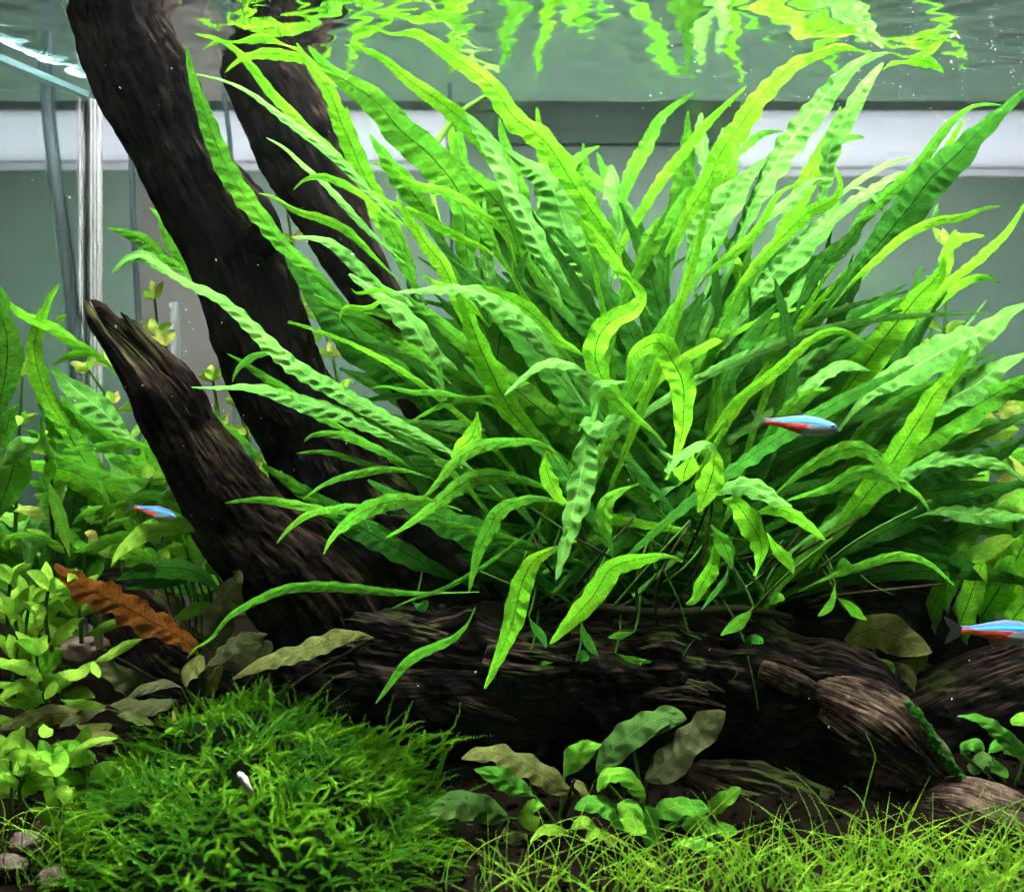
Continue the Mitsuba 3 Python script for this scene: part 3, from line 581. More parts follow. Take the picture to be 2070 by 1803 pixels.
    ('E', P_, 90, .375, .395, (1700, 755, 1620, 790, 1560, 800, 1500, 770, 1460, 830)),
    ('E', Y_, 120, .392, .415, (1740, 625, 1728, 560, 1745, 450, 1800, 395, 1885, 372, 1945, 450, 2000, 555, 2012, 690, 2000, 850, 1965, 960, 1920, 1080)),
    ('E', Y_, 110, .40, .42, (1680, -5, 1750, 60, 1792, 130, 1750, 195, 1650, 245, 1570, 335, 1552, 450, 1590, 555, 1650, 640, 1740, 735, 1850, 825, 1920, 910)),
    ('E', G_, 34, .40, .415, (380, 608, 460, 595, 600, 622, 750, 627, 880, 657, 1000, 650, 1120, 700)),
    ('E', G_, 30, .402, .415, (525, 808, 640, 750, 780, 682, 900, 662, 1010, 690, 1120, 760)),
    ('E', Y_, 84, .40, .415, (805, 960, 835, 920, 890, 880, 930, 800, 938, 725)),
    ('E', G_, 62, .385, .415, (640, 1192, 720, 1110, 800, 1010, 880, 942, 1000, 892, 1130, 880, 1230, 882, 1330, 925, 1430, 1000)),
    ('E', G_, 74, .383, .415, (465, 1380, 580, 1310, 700, 1222, 820, 1130, 920, 1072, 1050, 1060, 1180, 1082, 1290, 1120, 1400, 1200)),
    ('E', G_, 76, .38, .415, (140, 1465, 170, 1400, 250, 1312, 370, 1232, 500, 1192, 620, 1188, 720, 1195, 860, 1240)),
    ('E', G_, 72, .383, .41, (895, 1660, 920, 1540, 950, 1435, 1000, 1332, 1060, 1235, 1180, 1182, 1300, 1180, 1420, 1230)),
    ('E', Y_, 86, .395, .41, (1410, 1205, 1372, 1182, 1330, 1112, 1300, 1030, 1285, 930)),
    ('E', G_, 72, .39, .405, (1640, 1460, 1605, 1335, 1598, 1225, 1640, 1160, 1720, 1120, 1780, 1100)),
    ('E', D_, 135, .428, .44, (-50, 1080, 200, 1250, 400, 1365, 600, 1480, 760, 1560, 950, 1640)),
    ('E', G_, 32, .41, .425, (0, 943, 150, 935, 280, 970, 400, 1002, 560, 1040)),
    ('E', G_, 36, .405, .425, (30, 1185, 150, 1100, 300, 1052, 450, 1027, 600, 1040, 740, 1090)),
    ('E', G_, 54, .412, .425, (35, 885, 80, 850, 200, 842, 320, 872, 450, 935, 540, 985, 640, 1060)),
    ('D', G_, 52, .395, .415, (1335, 1372, 1530, 1352, 1700, 1372, 1900, 1402, 2057, 1432, 2250, 1500)),
    ('D', G_, 46, .393, .413, (1645, 1612, 1720, 1520, 1850, 1432, 1950, 1410, 2100, 1385, 2300, 1440)),
    ('D', P_, 80, .41, .43, (1138, 685, 1300, 685, 1500, 685, 1700, 742, 1850, 792, 2057, 855, 2280, 950, 2500, 1060, 2750, 1160)),
    ('D', G_, 62, .43, .44, (1350, 485, 1450, 542, 1550, 612, 1700, 705, 1850, 825, 2057, 940, 2250, 1060)),
    ('D', G_, 38, .425, .435, (1380, 655, 1410, 580, 1500, 505, 1600, 482, 1700, 505)),
    ('D', G_, 100, .425, .438, (1555, 1145, 1700, 1232, 1850, 1335, 2057, 1460, 2250, 1550, 2450, 1650)),
    ('D', G_, 50, .43, .435, (1280, 760, 1300, 885, 1400, 962, 1500, 1062, 1600, 1170)),
    # right of the middle
    ('F', Y_, 62, .39, .415, (1245, 418, 1150, 352, 1050, 316, 930, 352, 830, 432, 700, 545, 600, 622, 480, 722, 400, 832, 330, 930, 270, 1040)),
    ('F', P_, 140, .44, .44, (2080, 165, 1950, 232, 1850, 315, 1720, 375, 1600, 435, 1480, 505, 1350, 568, 1250, 630, 1150, 730, 1050, 860)),
    ('F', P_, 120, .435, .44, (2080, 430, 1900, 525, 1800, 605, 1650, 690, 1500, 800, 1380, 920)),
    ('F', G_, 165, .43, .44, (2090, 560, 1900, 660, 1750, 750, 1600, 840, 1480, 940, 1400, 1020, 1300, 1150)),
    ('F', P_, 70, .44, .445, (2080, 615, 1980, 620, 1850, 660, 1700, 680, 1500, 700, 1300, 760, 1150, 850)),
    ('F', Y_, 145, .42, .43, (1755, 410, 1680, 545, 1580, 655, 1500, 785, 1420, 905, 1340, 1035, 1240, 1160, 1130, 1300, 1000, 1460, 900, 1600)),
    ('F', G_, 74, .385, .41, (1390, 1195, 1350, 1112, 1280, 1022, 1180, 955, 1080, 962, 960, 1015, 850, 1085, 760, 1155, 690, 1220)),
    ('F', G_, 62, .39, .413, (1552, 1305, 1510, 1230, 1400, 1142, 1280, 1092, 1150, 1082, 1050, 1142, 920, 1192, 800, 1225, 700, 1290)),
    ('F', P_, 84, .383, .405, (805, 1265, 700, 1222, 620, 1172, 530, 1150, 400, 1185, 320, 1240)),
    ('F', Y_, 74, .385, .405, (992, 1455, 920, 1392, 830, 1322, 740, 1282, 650, 1290, 560, 1330)),
    ('F', Y_, 125, .38, .40, (430, 1238, 500, 1250, 560, 1325, 620, 1420, 640, 1520, 600, 1640)),
    ('F', P_, 62, .378, .395, (85, 955, 170, 1005, 270, 950, 370, 935, 385, 1000)),
    ('F', P_, 70, .376, .385, (140, 1085, 150, 1030, 175, 985)),
    ('F', Y_, 115, .383, .40, (300, 1300, 340, 1190, 380, 1060, 372, 960, 330, 920)),
    ('F', Y_, 120, .40, .41, (215, 1130, 230, 1060, 270, 980)),
    ('H', Y_, 112, .375, .41, (1305, 512, 1380, 432, 1470, 332, 1550, 232, 1620, 125, 1750, 80, 1900, 60, 1990, 90)),
    ('H', Y_, 105, .37, .40, (968, 745, 1010, 652, 1060, 532, 1110, 402, 1140, 272, 1180, 152, 1240, 70, 1360, 10, 1440, -20)),
    ('H', G_, 58, .395, .41, (405, 822, 490, 702, 560, 612, 650, 552, 770, 502, 870, 422, 920, 320)),
    ('G', G_, 46, .385, .41, (963, 592, 1000, 540, 1080, 492, 1160, 392, 1280, 312, 1430, 242, 1600, 217, 1784, 222, 1960, 242, 2150, 252, 2300, 250, 2470, 245)),
    ('H', G_, 24, .385, .405, (488, 330, 600, 282, 750, 232, 900, 152, 1050, 52, 1150, -30, 1300, -110)),
    ('I', Y_, 80, .385, .40, (220, 310, 262, 290, 290, 232, 350, 122, 375, 0, 400, -60)),
    ('I', G_, 80, .39, .40, (455, 130, 440, 60, 400, -30, 350, -100)),
    ('I', Y_, 64, .385, .40, (775, 150, 745, 85, 690, 20, 640, -60)),
    ('I', G_, 46, .405, .425, (1612, 222, 1520, 132, 1430, 77, 1300, 62, 1150, 102, 950, 172, 800, 245)),
    ('I', D_, 30, .41, .42, (300, 342, 350, 272, 420, 182, 440, 100)),
    ('F', D_, 125, .43, .435, (2090, 1115, 1900, 1185, 1700, 1245, 1500, 1305, 1300, 1405, 1150, 1485, 1000, 1580)),
    ('F', D_, 110, .445, .445, (2090, 880, 1900, 985, 1700, 1060, 1500, 1130, 1300, 1260)),
    ('F', P_, 62, .425, .435, (2080, 1140, 1960, 1060, 1850, 1020, 1700, 1010, 1550, 1032, 1430, 1060, 1300, 1130)),
    ('F', P_, 72, .425, .43, (2080, 1322, 1900, 1312, 1750, 1302, 1600, 1290, 1450, 1330)),
    ('F', G_, 100, .445, .445, (1850, 490, 1700, 560, 1500, 640, 1300, 760, 1150, 900, 1000, 1050)),
    ('F', P_, 80, .44, .44, (1225, 535, 1100, 500, 1020, 520, 900, 600, 800, 700, 700, 850)),
    ('F', G_, 80, .43, .44, (1010, 625, 900, 660, 800, 740, 700, 850, 600, 960)),
    ('F', P_, 90, .45, .45, (1250, 260, 1130, 290, 1000, 360, 900, 460, 820, 600, 760, 760)),
    ('F', D_, 120, .455, .455, (860, 150, 780, 330, 680, 500, 600, 700, 520, 900)),
    ('F', G_, 110, .45, .45, (560, 0, 470, 200, 380, 380, 300, 560, 250, 750)),
    ('F', D_, 110, .455, .455, (330, 120, 250, 300, 200, 480, 160, 700, 140, 900)),
]
STYLE = {Y_: dict(roll=0.42, bump=0.00024), G_: dict(roll=0.5, bump=0.00036), D_: dict(roll=0.35, bump=0.0005), P_: dict(roll=0.8, bump=0.0006)}
for code, b, w, dt, db, pts in FERN:
    leaf(fern, b, code, w, dt, db, pts, **STYLE[b])

# the leaves deeper in the bush, seen between the ones in front
fr = np.random.default_rng(12)
SIL_A = np.radians([-100, -80, -62, -50, -38, -25, -10, 0, 12, 25, 38, 50, 62, 78, 95, 110])
SIL_R = np.array([330, 520, 640, 780, 920, 920, 880, 830, 850, 920, 960, 940, 880, 790, 620, 400])
inner = []
for i in range(700):
    a = fr.uniform(math.radians(-84), math.radians(80))
    R = np.interp(a, SIL_A, SIL_R) * ((fr.uniform(0.5, 0.97) if i % 4 else fr.uniform(.85, 1.06)) if i < 148 else fr.uniform(0.35, 0.93))
    bu, bv = fr.uniform(1050, 1560), fr.uniform(1090, 1230)
    d0 = fr.uniform(.425, .462) if i < 148 else fr.uniform(.44, .475)
    d1 = d0 + fr.uniform(0.0, .055)
    bend = fr.normal(0, 0.16) + 0.10 * np.sign(a)
    pts, kink = [], fr.normal(0, 26)
    for q in np.linspace(0, 1, 6):
        aa = a - bend + 2 * bend * q * 0.9
        uu = 0.55 * bu + 0.45 * 1280 + R * q * math.sin(aa) * 1.0 + (bu - 1280) * 0.45 * (1 - q)
        vv = bv - R * q * math.cos(aa) * 0.98 + 40 * q * q
        d = d0 + (d1 - d0) * q
        d = min(d, F_PX * (WATER_Z - CAM_Z - 0.006) / max(CY - vv, 1)) if vv < 860 else d
        if q > 0.7:
            uu, vv = uu + kink * (q - 0.7) * 3.3, vv + abs(kink) * (q - 0.7) * 1.2
        pts.append(at(uu, vv, d))
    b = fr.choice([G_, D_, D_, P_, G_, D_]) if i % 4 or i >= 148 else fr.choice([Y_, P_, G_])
    seed_n[0] += 1
    st = dict(STYLE[b]); st['roll'] = fr.uniform(-0.2, 0.8)
    if i < 148:
        mesh, uv = leaf_mesh(pts, fr.uniform(0.0065, 0.012) if i % 4 else fr.uniform(.0026, .0046), seed=seed_n[0], m=7, step=0.0015, **st)
        obj('leaf', mesh, b, fern, smooth=True, uv=uv)
    else:
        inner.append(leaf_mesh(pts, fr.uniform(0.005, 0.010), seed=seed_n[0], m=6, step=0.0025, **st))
obj('inner_leaf', join([x[0] for x in inner]), D_, fern, smooth=True, uv=np.vstack([x[1] for x in inner]))  # all in the darkest green, painting shade into the gaps between leaves
tag(fern + '__inner_leaf', kind='stuff')
for b, w, pts in [(D_, 44, (1285, 535, 1260, 470, 1215, 410, 1195, 370)), (D_, 50, (1555, 575, 1510, 520, 1480, 450, 1460, 390)), (G_, 26, (1320, 608, 1260, 610, 1215, 585, 1205, 548)), (G_, 34, (1830, 605, 1760, 600, 1700, 585, 1640, 560)), (D_, 60, (1500, 600, 1470, 580, 1440, 600)), (G_, 36, (1600, 480, 1660, 470, 1740, 450)), (D_, 46, (680, 290, 640, 320, 600, 300))]:
    leaf(fern, b, 'H', w, .420, .428, pts, roll=0.4, bump=0.0003)
    e = at(pts[-2] * CROP['H'][2] + 600, pts[-1] * CROP['H'][2] + 1100, .428)
    obj('stalk', tube([e, e + [.002, .004, .006], e + [.003, .010, .014]], [.0004, .0005], 5, 10), 'stem_green', fern, smooth=True)
for b, w, pts in [(G_, 60, (400, 470, 470, 420, 540, 360, 570, 320)), (G_, 44, (900, 370, 950, 330, 980, 260, 990, 200)), (G_, 60, (730, 290, 690, 280, 650, 310)), (D_, 60, (620, 510, 570, 490, 520, 500)), (Y_, 60, (1150, 390, 1110, 360, 1060, 310, 1005, 280)), (G_, 70, (1070, 100, 1020, 110, 980, 140))]:
    leaf(fern, b, 'I', w, .416, .426, pts, roll=0.4, bump=0.0003)
    e = at(pts[-2] * CROP['I'][2] + 1300, pts[-1] * CROP['I'][2] + 1100, .426)
    obj('stalk', tube([e, e + [-.002, .004, .006], e + [-.006, .010, .014]], [.0004, .0005], 5, 10), 'stem_green', fern, smooth=True)
for flat in [(540, 575, 555, 650, 580, 760, 592, 852), (300, 490, 250, 470, 190, 440), (95, 120, 150, 220, 200, 340, 235, 465), (205, 575, 240, 520, 280, 470), (1120, 160, 1200, 220, 1290, 262), (460, 630, 485, 660, 465, 690)]:
    uvp = np.asarray(flat, float).reshape(-1, 2) * CROP['I'][2] + CROP['I'][:2]
    obj('root_hair', tube([at(u, v, .41) for u, v in uvp], [0.0003, 0.0002], 5, 16), 'stem_green', fern, smooth=True)
# bare stalks and rhizome at the foot of the bush
for i in range(22):
    u0, v0, d0 = fr.uniform(1000, 1660), fr.uniform(1130, 1270), fr.uniform(.405, .43)
    a = fr.uniform(-1.0, 1.1) + (u0 - 1300) / 600
    L = fr.uniform(90, 260)
    p0, p1, p2 = at(u0, v0, d0 + .012), at(u0 + L * .5 * math.sin(a) + fr.normal(0, 14), v0 - L * .5 * math.cos(a), d0), at(u0 + L * math.sin(a), v0 - L * math.cos(a), d0 + .005)
    obj('stalk', tube([p0, p1, p2], [0.0006, 0.0005, 0.0004], 5, 10), fr.choice(['stem_green', 'stem_brown']), fern, smooth=True)
obj('rhizome', tube([at(1080, 1240, .44), at(1180, 1225, .437), at(1330, 1240, .436), at(1480, 1232, .437), at(1600, 1250, .44)], [0.0015, 0.002, 0.002, 0.0015], 8, 30), 'stem_brown', fern, smooth=True)
def petiole(parent, pts, r=0.0006, m='stem_green'):
    obj('petiole', tube(pts, [r * 1.2, r], 6, 14), m, parent, smooth=True)


# ------------------------------------------------------------------ low plants in the middle of the foreground
def crypt(label, rows, d, foot):
    t = thing('crypt_plant', label, 'plant', 'low broad leaved plants in the foreground')
    for code, b, w, dt, db, pts, prof in rows:
        leaf(t, b, code, w, d + dt, d + db, pts, widen=1.05, profile=prof, roll=0.5, fold=0.12, wave=0.22 if b == 'leaf_rust' else 0.08, ruffle=0.2, bump=0.0005, m=11, step=0.001)
        x0, y0, s = CROP[code]
        e = at(pts[-2] * s + x0, pts[-1] * s + y0, d + db)
        g = at(foot[0], foot[1], d + 0.004)
        petiole(t, [g, (e + g) / 2 + [0, -0.002, 0.0015], e], m='stem_brown' if b in ('crypt_olive', 'crypt_grey') else 'stem_green')
    return t


crypt('low plant with an olive wavy leaf over green leaves, right of the moss', [
    ('H', 'crypt_olive', 125, -.012, .0, (848, 1104, 1000, 1072, 1120, 1112, 1250, 1172, 1350, 1240, 1425, 1290), 'oval'),
    ('H', 'crypt_green', 105, -.002, .006, (908, 1158, 1030, 1192, 1130, 1240, 1220, 1295), 'lance'),
    ('H', 'crypt_bright', 112, .0, .004, (1572, 1030, 1480, 1062, 1410, 1130, 1378, 1195), 'lance'),
    ('H', 'crypt_teal', 135, -.014, -.004, (650, 1392, 780, 1345, 900, 1345, 1000, 1375, 1092, 1412), 'oval'),
    ('H', 'crypt_bright', 100, -.014, -.008, (1275, 1345, 1210, 1352, 1200, 1420, 1240, 1480), 'lance'),
    ('H', 'crypt_bright', 62, -.018, -.01, (1200, 1535, 1280, 1470, 1400, 1492), 'lance'),
    ('H', 'crypt_olive', 70, -.014, -.008, (1062, 1470, 1110, 1510, 1190, 1500), 'oval'),
    ('H', 'crypt_green', 70, -.016, -.008, (815, 1570, 860, 1562, 920, 1585), 'oval'),
    ('H', 'crypt_olive', 60, -.01, -.006, (1500, 1320, 1470, 1260, 1430, 1210), 'lance'),
], .402, (1130, 1680))
crypt('low plant with large teal and mottled olive leaves leaning on the black log', [
    ('H', 'crypt_teal', 135, .004, .004, (1985, 905, 1900, 888, 1760, 950, 1630, 1060, 1545, 1170), 'oval'),
    ('I', 'crypt_grey', 180, -.006, .0, (424, 862, 330, 930, 200, 1050, 80, 1170, 14, 1215), 'oval'),
    ('I', 'crypt_teal', 120, .004, .006, (225, 900, 120, 890, 20, 950, -60, 1010), 'oval'),
    ('I', 'crypt_bright', 85, -.012, -.006, (505, 1255, 420, 1312, 330, 1375), 'oval'),
    ('I', 'crypt_green', 115, -.012, -.008, (345, 1365, 180, 1350, 50, 1395), 'oval'),
    ('I', 'crypt_green', 100, -.012, -.006, (365, 1490, 300, 1440, 200, 1450), 'oval'),
    ('I', 'crypt_green', 85, -.014, -.008, (485, 1492, 400, 1465, 330, 1530), 'oval'),
    ('I', 'crypt_green', 72, -.02, -.012, (425, 1595, 280, 1540, 150, 1555, 40, 1600), 'lance'),
], .405, (1310, 1690))
crypt('low plant of small folded lime and green leaves above the bright grass', [
    ('H', 'crypt_bright', 95, -.008, .0, (1550, 1275, 1600, 1190, 1680, 1188, 1740, 1240, 1795, 1305), 'oval'),
    ('H', 'crypt_green', 105, -.012, -.006, (1430, 1362, 1540, 1335, 1650, 1395, 1720, 1480), 'oval'),
    ('H', 'crypt_bright', 120, -.018, -.01, (1800, 1490, 1745, 1440, 1720, 1380, 1650, 1340), 'oval'),
    ('H', 'crypt_green', 100, -.014, -.01, (1800, 1345, 1835, 1450, 1825, 1575), 'oval'),
    ('H', 'crypt_bright', 66, -.018, -.012, (1410, 1472, 1480, 1430, 1550, 1470), 'lance'),
    ('H', 'crypt_bright', 60, -.018, -.012, (1490, 1530, 1530, 1490, 1590, 1510), 'oval'),
    ('H', 'crypt_olive', 62, -.016, -.01, (1640, 1560, 1600, 1500, 1560, 1470), 'oval'),
], .398, (1250, 1695))
crypt('small plant with a bluish green lobed leaf at the right edge beside the torn log', [
    ('I', 'crypt_green', 75, -.004, .004, (1618, 885, 1730, 900, 1850, 980, 1960, 1085, 2010, 1180), 'lance'),
    ('I', 'crypt_green', 75, .004, .006, (1760, 1060, 1690, 1030, 1640, 1080), 'oval'),
    ('I', 'crypt_green', 75, .002, .006, (1780, 1080, 1840, 1030, 1920, 1060, 1963, 1090), 'lance'),
    ('I', 'crypt_teal', 90, .004, .008, (1700, 1190, 1730, 1120, 1800, 1100), 'oval'),
    ('I', 'crypt_bright', 80, .006, .008, (1900, 930, 1950, 900, 2010, 930), 'oval'),
    ('I', 'crypt_green', 70, .0, .006, (1880, 1205, 1830, 1150, 1780, 1120), 'lance'),
], .425, (2040, 1620))
t = crypt('plant with one big folded olive leaf under the right side of the fern', [
    ('I', 'crypt_olive', 165, -.012, .0, (1490, 555, 1400, 520, 1310, 470, 1200, 440, 1110, 460, 1040, 500), 'oval'),
    ('I', 'crypt_bright', 70, .002, .006, (1290, 680, 1240, 620, 1190, 600), 'oval'),
    ('I', 'crypt_bright', 60, .004, .006, (1010, 555, 1060, 530, 1110, 560), 'oval'),
    ('I', 'crypt_olive', 60, .002, .006, (1400, 760, 1370, 680, 1320, 610), 'lance'),
    ('I', 'crypt_green', 60, .004, .008, (1000, 280, 1060, 320, 1130, 380), 'lance'),
], .445, (1790, 1420))

# brown and grey leaved plants at lower left
crypt('plant with a rusty brown torn leaf slanting across the lower left', [
    ('G', 'leaf_rust', 138, -.012, .0, (285, 100, 340, 160, 480, 245, 620, 310, 760, 385, 880, 450, 960, 500, 1010, 545), 'strap'),
    ('G', 'crypt_grey', 60, -.006, .0, (490, 300, 505, 400, 515, 540), 'strap'),
    ('G', 'crypt_grey', 130, -.01, .0, (500, 610, 580, 650, 660, 700, 740, 770), 'oval'),
], .412, (420, 1440))
crypt('tall grey green leaved plant at the foot of the short branch', [
    ('G', 'crypt_grey', 150, .002, .008, (1240, 135, 1190, 240, 1130, 390, 1090, 560), 'strap'),
    ('G', 'crypt_grey', 84, -.004, .0, (1378, 462, 1250, 495, 1150, 560, 1050, 650), 'lance'),
    ('G', 'crypt_olive', 108, -.012, -.006, (1195, 695, 1330, 625, 1450, 580, 1620, 525, 1740, 480, 1860, 470, 1925, 485), 'lance'),
    ('G', 'crypt_olive', 95, -.01, -.004, (960, 740, 965, 680, 1010, 620, 1045, 560), 'lance'),
    ('G', 'crypt_olive', 75, -.006, .0, (1145, 620, 1100, 690, 1060, 780), 'lance'),
    ('G', 'crypt_grey', 90, .0, .004, (1400, 500, 1360, 560, 1340, 640), 'oval'),
    ('G', 'crypt_olive', 50, -.004, .0, (1385, 680, 1370, 750, 1390, 840), 'lance'),
], .415, (420, 1500))
crypt('sprawling plant of dull olive brown leaves lying above the moss', [
    ('G', 'crypt_olive', 95, -.014, -.004, (-20, 960, 120, 905, 250, 875, 400, 868, 545, 850), 'lance'),
    ('G', 'crypt_grey', 55, -.016, -.006, (305, 940, 420, 885, 545, 828), 'lance'),
    ('G', 'crypt_olive', 60, -.014, -.006, (390, 930, 480, 950, 580, 930), 'oval'),
    ('G', 'crypt_grey', 92, -.006, .0, (560, 835, 660, 830, 780, 835, 900, 805), 'oval'),
    ('G', 'crypt_grey', 60, -.01, -.004, (652, 795, 750, 742, 860, 718, 930, 735), 'lance'),
    ('G', 'crypt_olive', 70, -.018, -.01, (450, 1040, 520, 1000, 612, 985), 'lance'),
    ('G', 'leaf_young', 40, -.014, -.008, (850, 970, 885, 960, 915, 970), 'oval'),
    ('G', 'stem_leaf_gold', 24, -.012, -.008, (890, 855, 905, 910, 925, 960), 'thin'),
    ('G', 'crypt_olive', 60, -.012, -.006, (600, 880, 700, 890, 800, 930), 'lance'),
], .405, (420, 1520))


# ------------------------------------------------------------------ stem plants
def stem_plant(label, bsdfs, stems, seed, group='stem plants behind and beside the driftwood', leaf_len=(.013, .021), leaf_w=(.0030, .0042), gap=0.010, prof='lance', stem_mat='stem_green', roll=0.4, leaf_from=0.15):
    """stems: (depth, pixel points from foot to tip); crossed pairs of leaves along each stem and a rosette at its tip."""
    t = thing('stem_plant', label, 'plant', group)
    r = np.random.default_rng(seed)
    for d, flat in stems:
        uvp = np.asarray(flat, float).reshape(-1, 2)
        P = spline(np.array([at(u, v, d) for u, v in uvp]), 40)
        obj('stem', tube(P[::3], [0.0009, 0.0006], 6, 30), stem_mat, t, smooth=True)
        L = np.linalg.norm(np.diff(P, axis=0), axis=1).sum()
        n = max(3, int(L * (1 - leaf_from) / gap))
        for k, q in enumerate(np.linspace(leaf_from, 1, n)):
            base = P[min(39, int(q * 39))]
            tang = unit(P[min(39, int(q * 39) + 1)] - P[max(0, int(q * 39) - 1)])
            last = k >= n - 2
            phi0 = k * math.pi / 2 + r.uniform(-.5, .5)
            for j in range(4 if last else 2):
                phi = phi0 + (j * math.pi if not last else j * math.pi / 2 + r.uniform(-.3, .3))
                a = unit(np.cross(tang, [0.3, 1, 0.1])); b = np.cross(tang, a)
                out = math.cos(phi) * a + math.sin(phi) * b
                el = r.uniform(0.35, 0.95) if not last else r.uniform(0.7, 1.6)
                ll = r.uniform(*leaf_len) * (0.75 if last else 1)
                dirv_ = unit(out + tang * el)
                droop = np.array([0, 0, -1.0])
                p1 = base + dirv_ * ll * 0.5 + droop * ll * 0.0
                p2 = base + dirv_ * ll + droop * ll * r.uniform(0.05, 0.28)
                seed_n[0] += 1
                # the blade's face looks up the stem
                mesh, uv = leaf_mesh([base, p1, p2], r.uniform(*leaf_w), prof, roll=r.uniform(-.2, .9) * roll * 2, fold=0.2, wave=0.04, ruffle=0.06, seed=seed_n[0], m=7, step=0.0013)
                obj('leaf', mesh, bsdfs[r.integers(len(bsdfs))], t, smooth=True, uv=uv)
    return t


LIME, GOLD = 'stem_leaf_lime', 'stem_leaf_gold'
t = stem_plant('lime green leafy stems at the lower left edge in front of the rusty leaf', [LIME, LIME, 'crypt_bright'], [
    (.41, (30, 1460, 25, 1380, 35, 1300, 30, 1240)), (.415, (60, 1380, 50, 1300, 60, 1220)), (.43, (120, 1420, 135, 1360, 130, 1300)), (.43, (20, 1330, 15, 1260, 20, 1180)), (.402, (110, 1330, 98, 1290, 92, 1230, 98, 1195)), (.407, (165, 1300, 162, 1250, 158, 1205)), (.398, (95, 1420, 80, 1370, 75, 1325)), (.40, (60, 1490, 55, 1440, 70, 1400))], 5, leaf_len=(.014, .022), leaf_w=(.0034, .0048), gap=0.009)
for w, pts in ((50, (735, 487, 650, 520, 560, 570, 480, 608)), (44, (512, 690, 490, 640, 480, 600)), (66, (300, 660, 400, 665, 470, 605)), (60, (232, 800, 265, 740, 280, 695)), (48, (545, 832, 430, 822, 310, 800)), (60, (0, 812, 60, 745, 170, 705)), (46, (0, 795, 110, 815, 170, 790))):
    leaf(t, LIME, 'G', w, .392, .397, pts, profile='lance', roll=0.5, wave=0.05)
t = stem_plant('thin lime green stem with narrow leaves standing in front of the moss at the left', [LIME, 'crypt_bright'], [
    (.385, (20, 1700, 25, 1600, 20, 1520)), (.39, (100, 1660, 95, 1600, 105, 1540)), (.39, (170, 1640, 175, 1580, 160, 1520)), (.372, (122, 1790, 125, 1700, 124, 1640, 112, 1570)), (.38, (60, 1640, 40, 1600, 60, 1550))], 6, leaf_len=(.010, .016), leaf_w=(.004, .0055), gap=0.018, leaf_from=0.5)
for w, pts in ((56, (0, 1110, 110, 1085, 200, 1120, 265, 1165)), (60, (318, 1030, 290, 1090, 250, 1140)), (46, (612, 1000, 480, 1015, 380, 1090, 300, 1200)), (58, (0, 1100, 50, 1020, 118, 950)), (56, (180, 1250, 220, 1230, 275, 1205)), (60, (270, 985, 235, 960, 225, 925)), (44, (10, 1200, 30, 1190, 55, 1180))):
    leaf(t, LIME, 'G', w, .376, .38, pts, profile='lance', roll=0.5, wave=0.05)

t = stem_plant('yellow and pink tinged stem plant between the short branch and the leaning trunk', [GOLD, LIME, GOLD, LIME], [
    (.478, (330, 1010, 335, 900, 322, 780, 316, 640, 312, 605)), (.47, (400, 1000, 385, 880, 350, 760, 335, 700)), (.475, (470, 1010, 445, 900, 440, 830, 430, 770)), (.482, (520, 960, 500, 880, 480, 820))], 7, gap=0.011, leaf_len=(.009, .015))
t = stem_plant('yellow pink leafy stems left of the short branch in the background', [GOLD, LIME, GOLD], [
    (.485, (290, 1000, 260, 880, 215, 800, 180, 750)), (.49, (330, 960, 300, 850, 260, 780, 235, 740))], 8, gap=0.011, leaf_len=(.010, .016))
t = stem_plant('pale green stem plant at the far left edge with small ragged leaves', [LIME, 'leaf_green', LIME], [
    (.468, (30, 1100, 35, 960, 40, 850, 45, 760)), (.46, (110, 1130, 105, 1050, 98, 970, 95, 900)), (.455, (140, 1150, 128, 1080, 112, 1010, 92, 920))], 9, gap=0.012, leaf_len=(.011, .018))
t = stem_plant('green leafy stems crowding behind the left fish', ['leaf_green', 'crypt_bright', LIME], [
    (.47, (40, 1290, 50, 1200, 45, 1120)), (.475, (110, 1290, 120, 1210, 110, 1130)), (.47, (430, 1250, 425, 1170, 430, 1090)), (.475, (210, 1260, 215, 1160, 230, 1070)), (.48, (300, 1270, 290, 1160, 280, 1080)), (.48, (150, 1250, 140, 1150, 150, 1080)), (.448, (250, 1230, 240, 1120, 215, 1050)), (.452, (330, 1240, 320, 1150, 330, 1080)), (.446, (180, 1200, 170, 1130, 185, 1060)), (.455, (395, 1220, 385, 1140, 360, 1060)), (.458, (290, 1050, 300, 980, 320, 930))], 10, gap=0.011, leaf_len=(.013, .02), leaf_w=(.004, .006))
t = stem_plant('yellow green stem plant showing behind the second leaning trunk', [LIME, GOLD, LIME], [
    (.535, (640, 900, 620, 700, 600, 560, 580, 420)), (.53, (690, 900, 680, 760, 650, 650)), (.532, (600, 800, 590, 700, 600, 620))], 11, gap=0.012, leaf_len=(.012, .018))
t = stem_plant('pinkish broad leaved stem plant in the right background', [GOLD, 'crypt_bright', LIME, GOLD], [
    (.49, (1990, 1180, 1960, 1060, 1950, 960, 1965, 880)), (.495, (2060, 1200, 2050, 1050, 2040, 930, 2050, 850)), (.485, (1900, 1220, 1880, 1130, 1875, 1040)), (.492, (1830, 1180, 1810, 1080, 1800, 1000))], 12, gap=0.013, leaf_len=(.017, .026), leaf_w=(.007, .011), prof='oval', roll=0.5)
t = stem_plant('bright pale leafy stems high in the right background beside the fern', [LIME, 'leaf_young', LIME], [
    (.52, (1880, 900, 1900, 760, 1910, 640, 1915, 500)), (.525, (1840, 860, 1870, 740, 1890, 610))], 13, gap=0.014, leaf_len=(.012, .02))

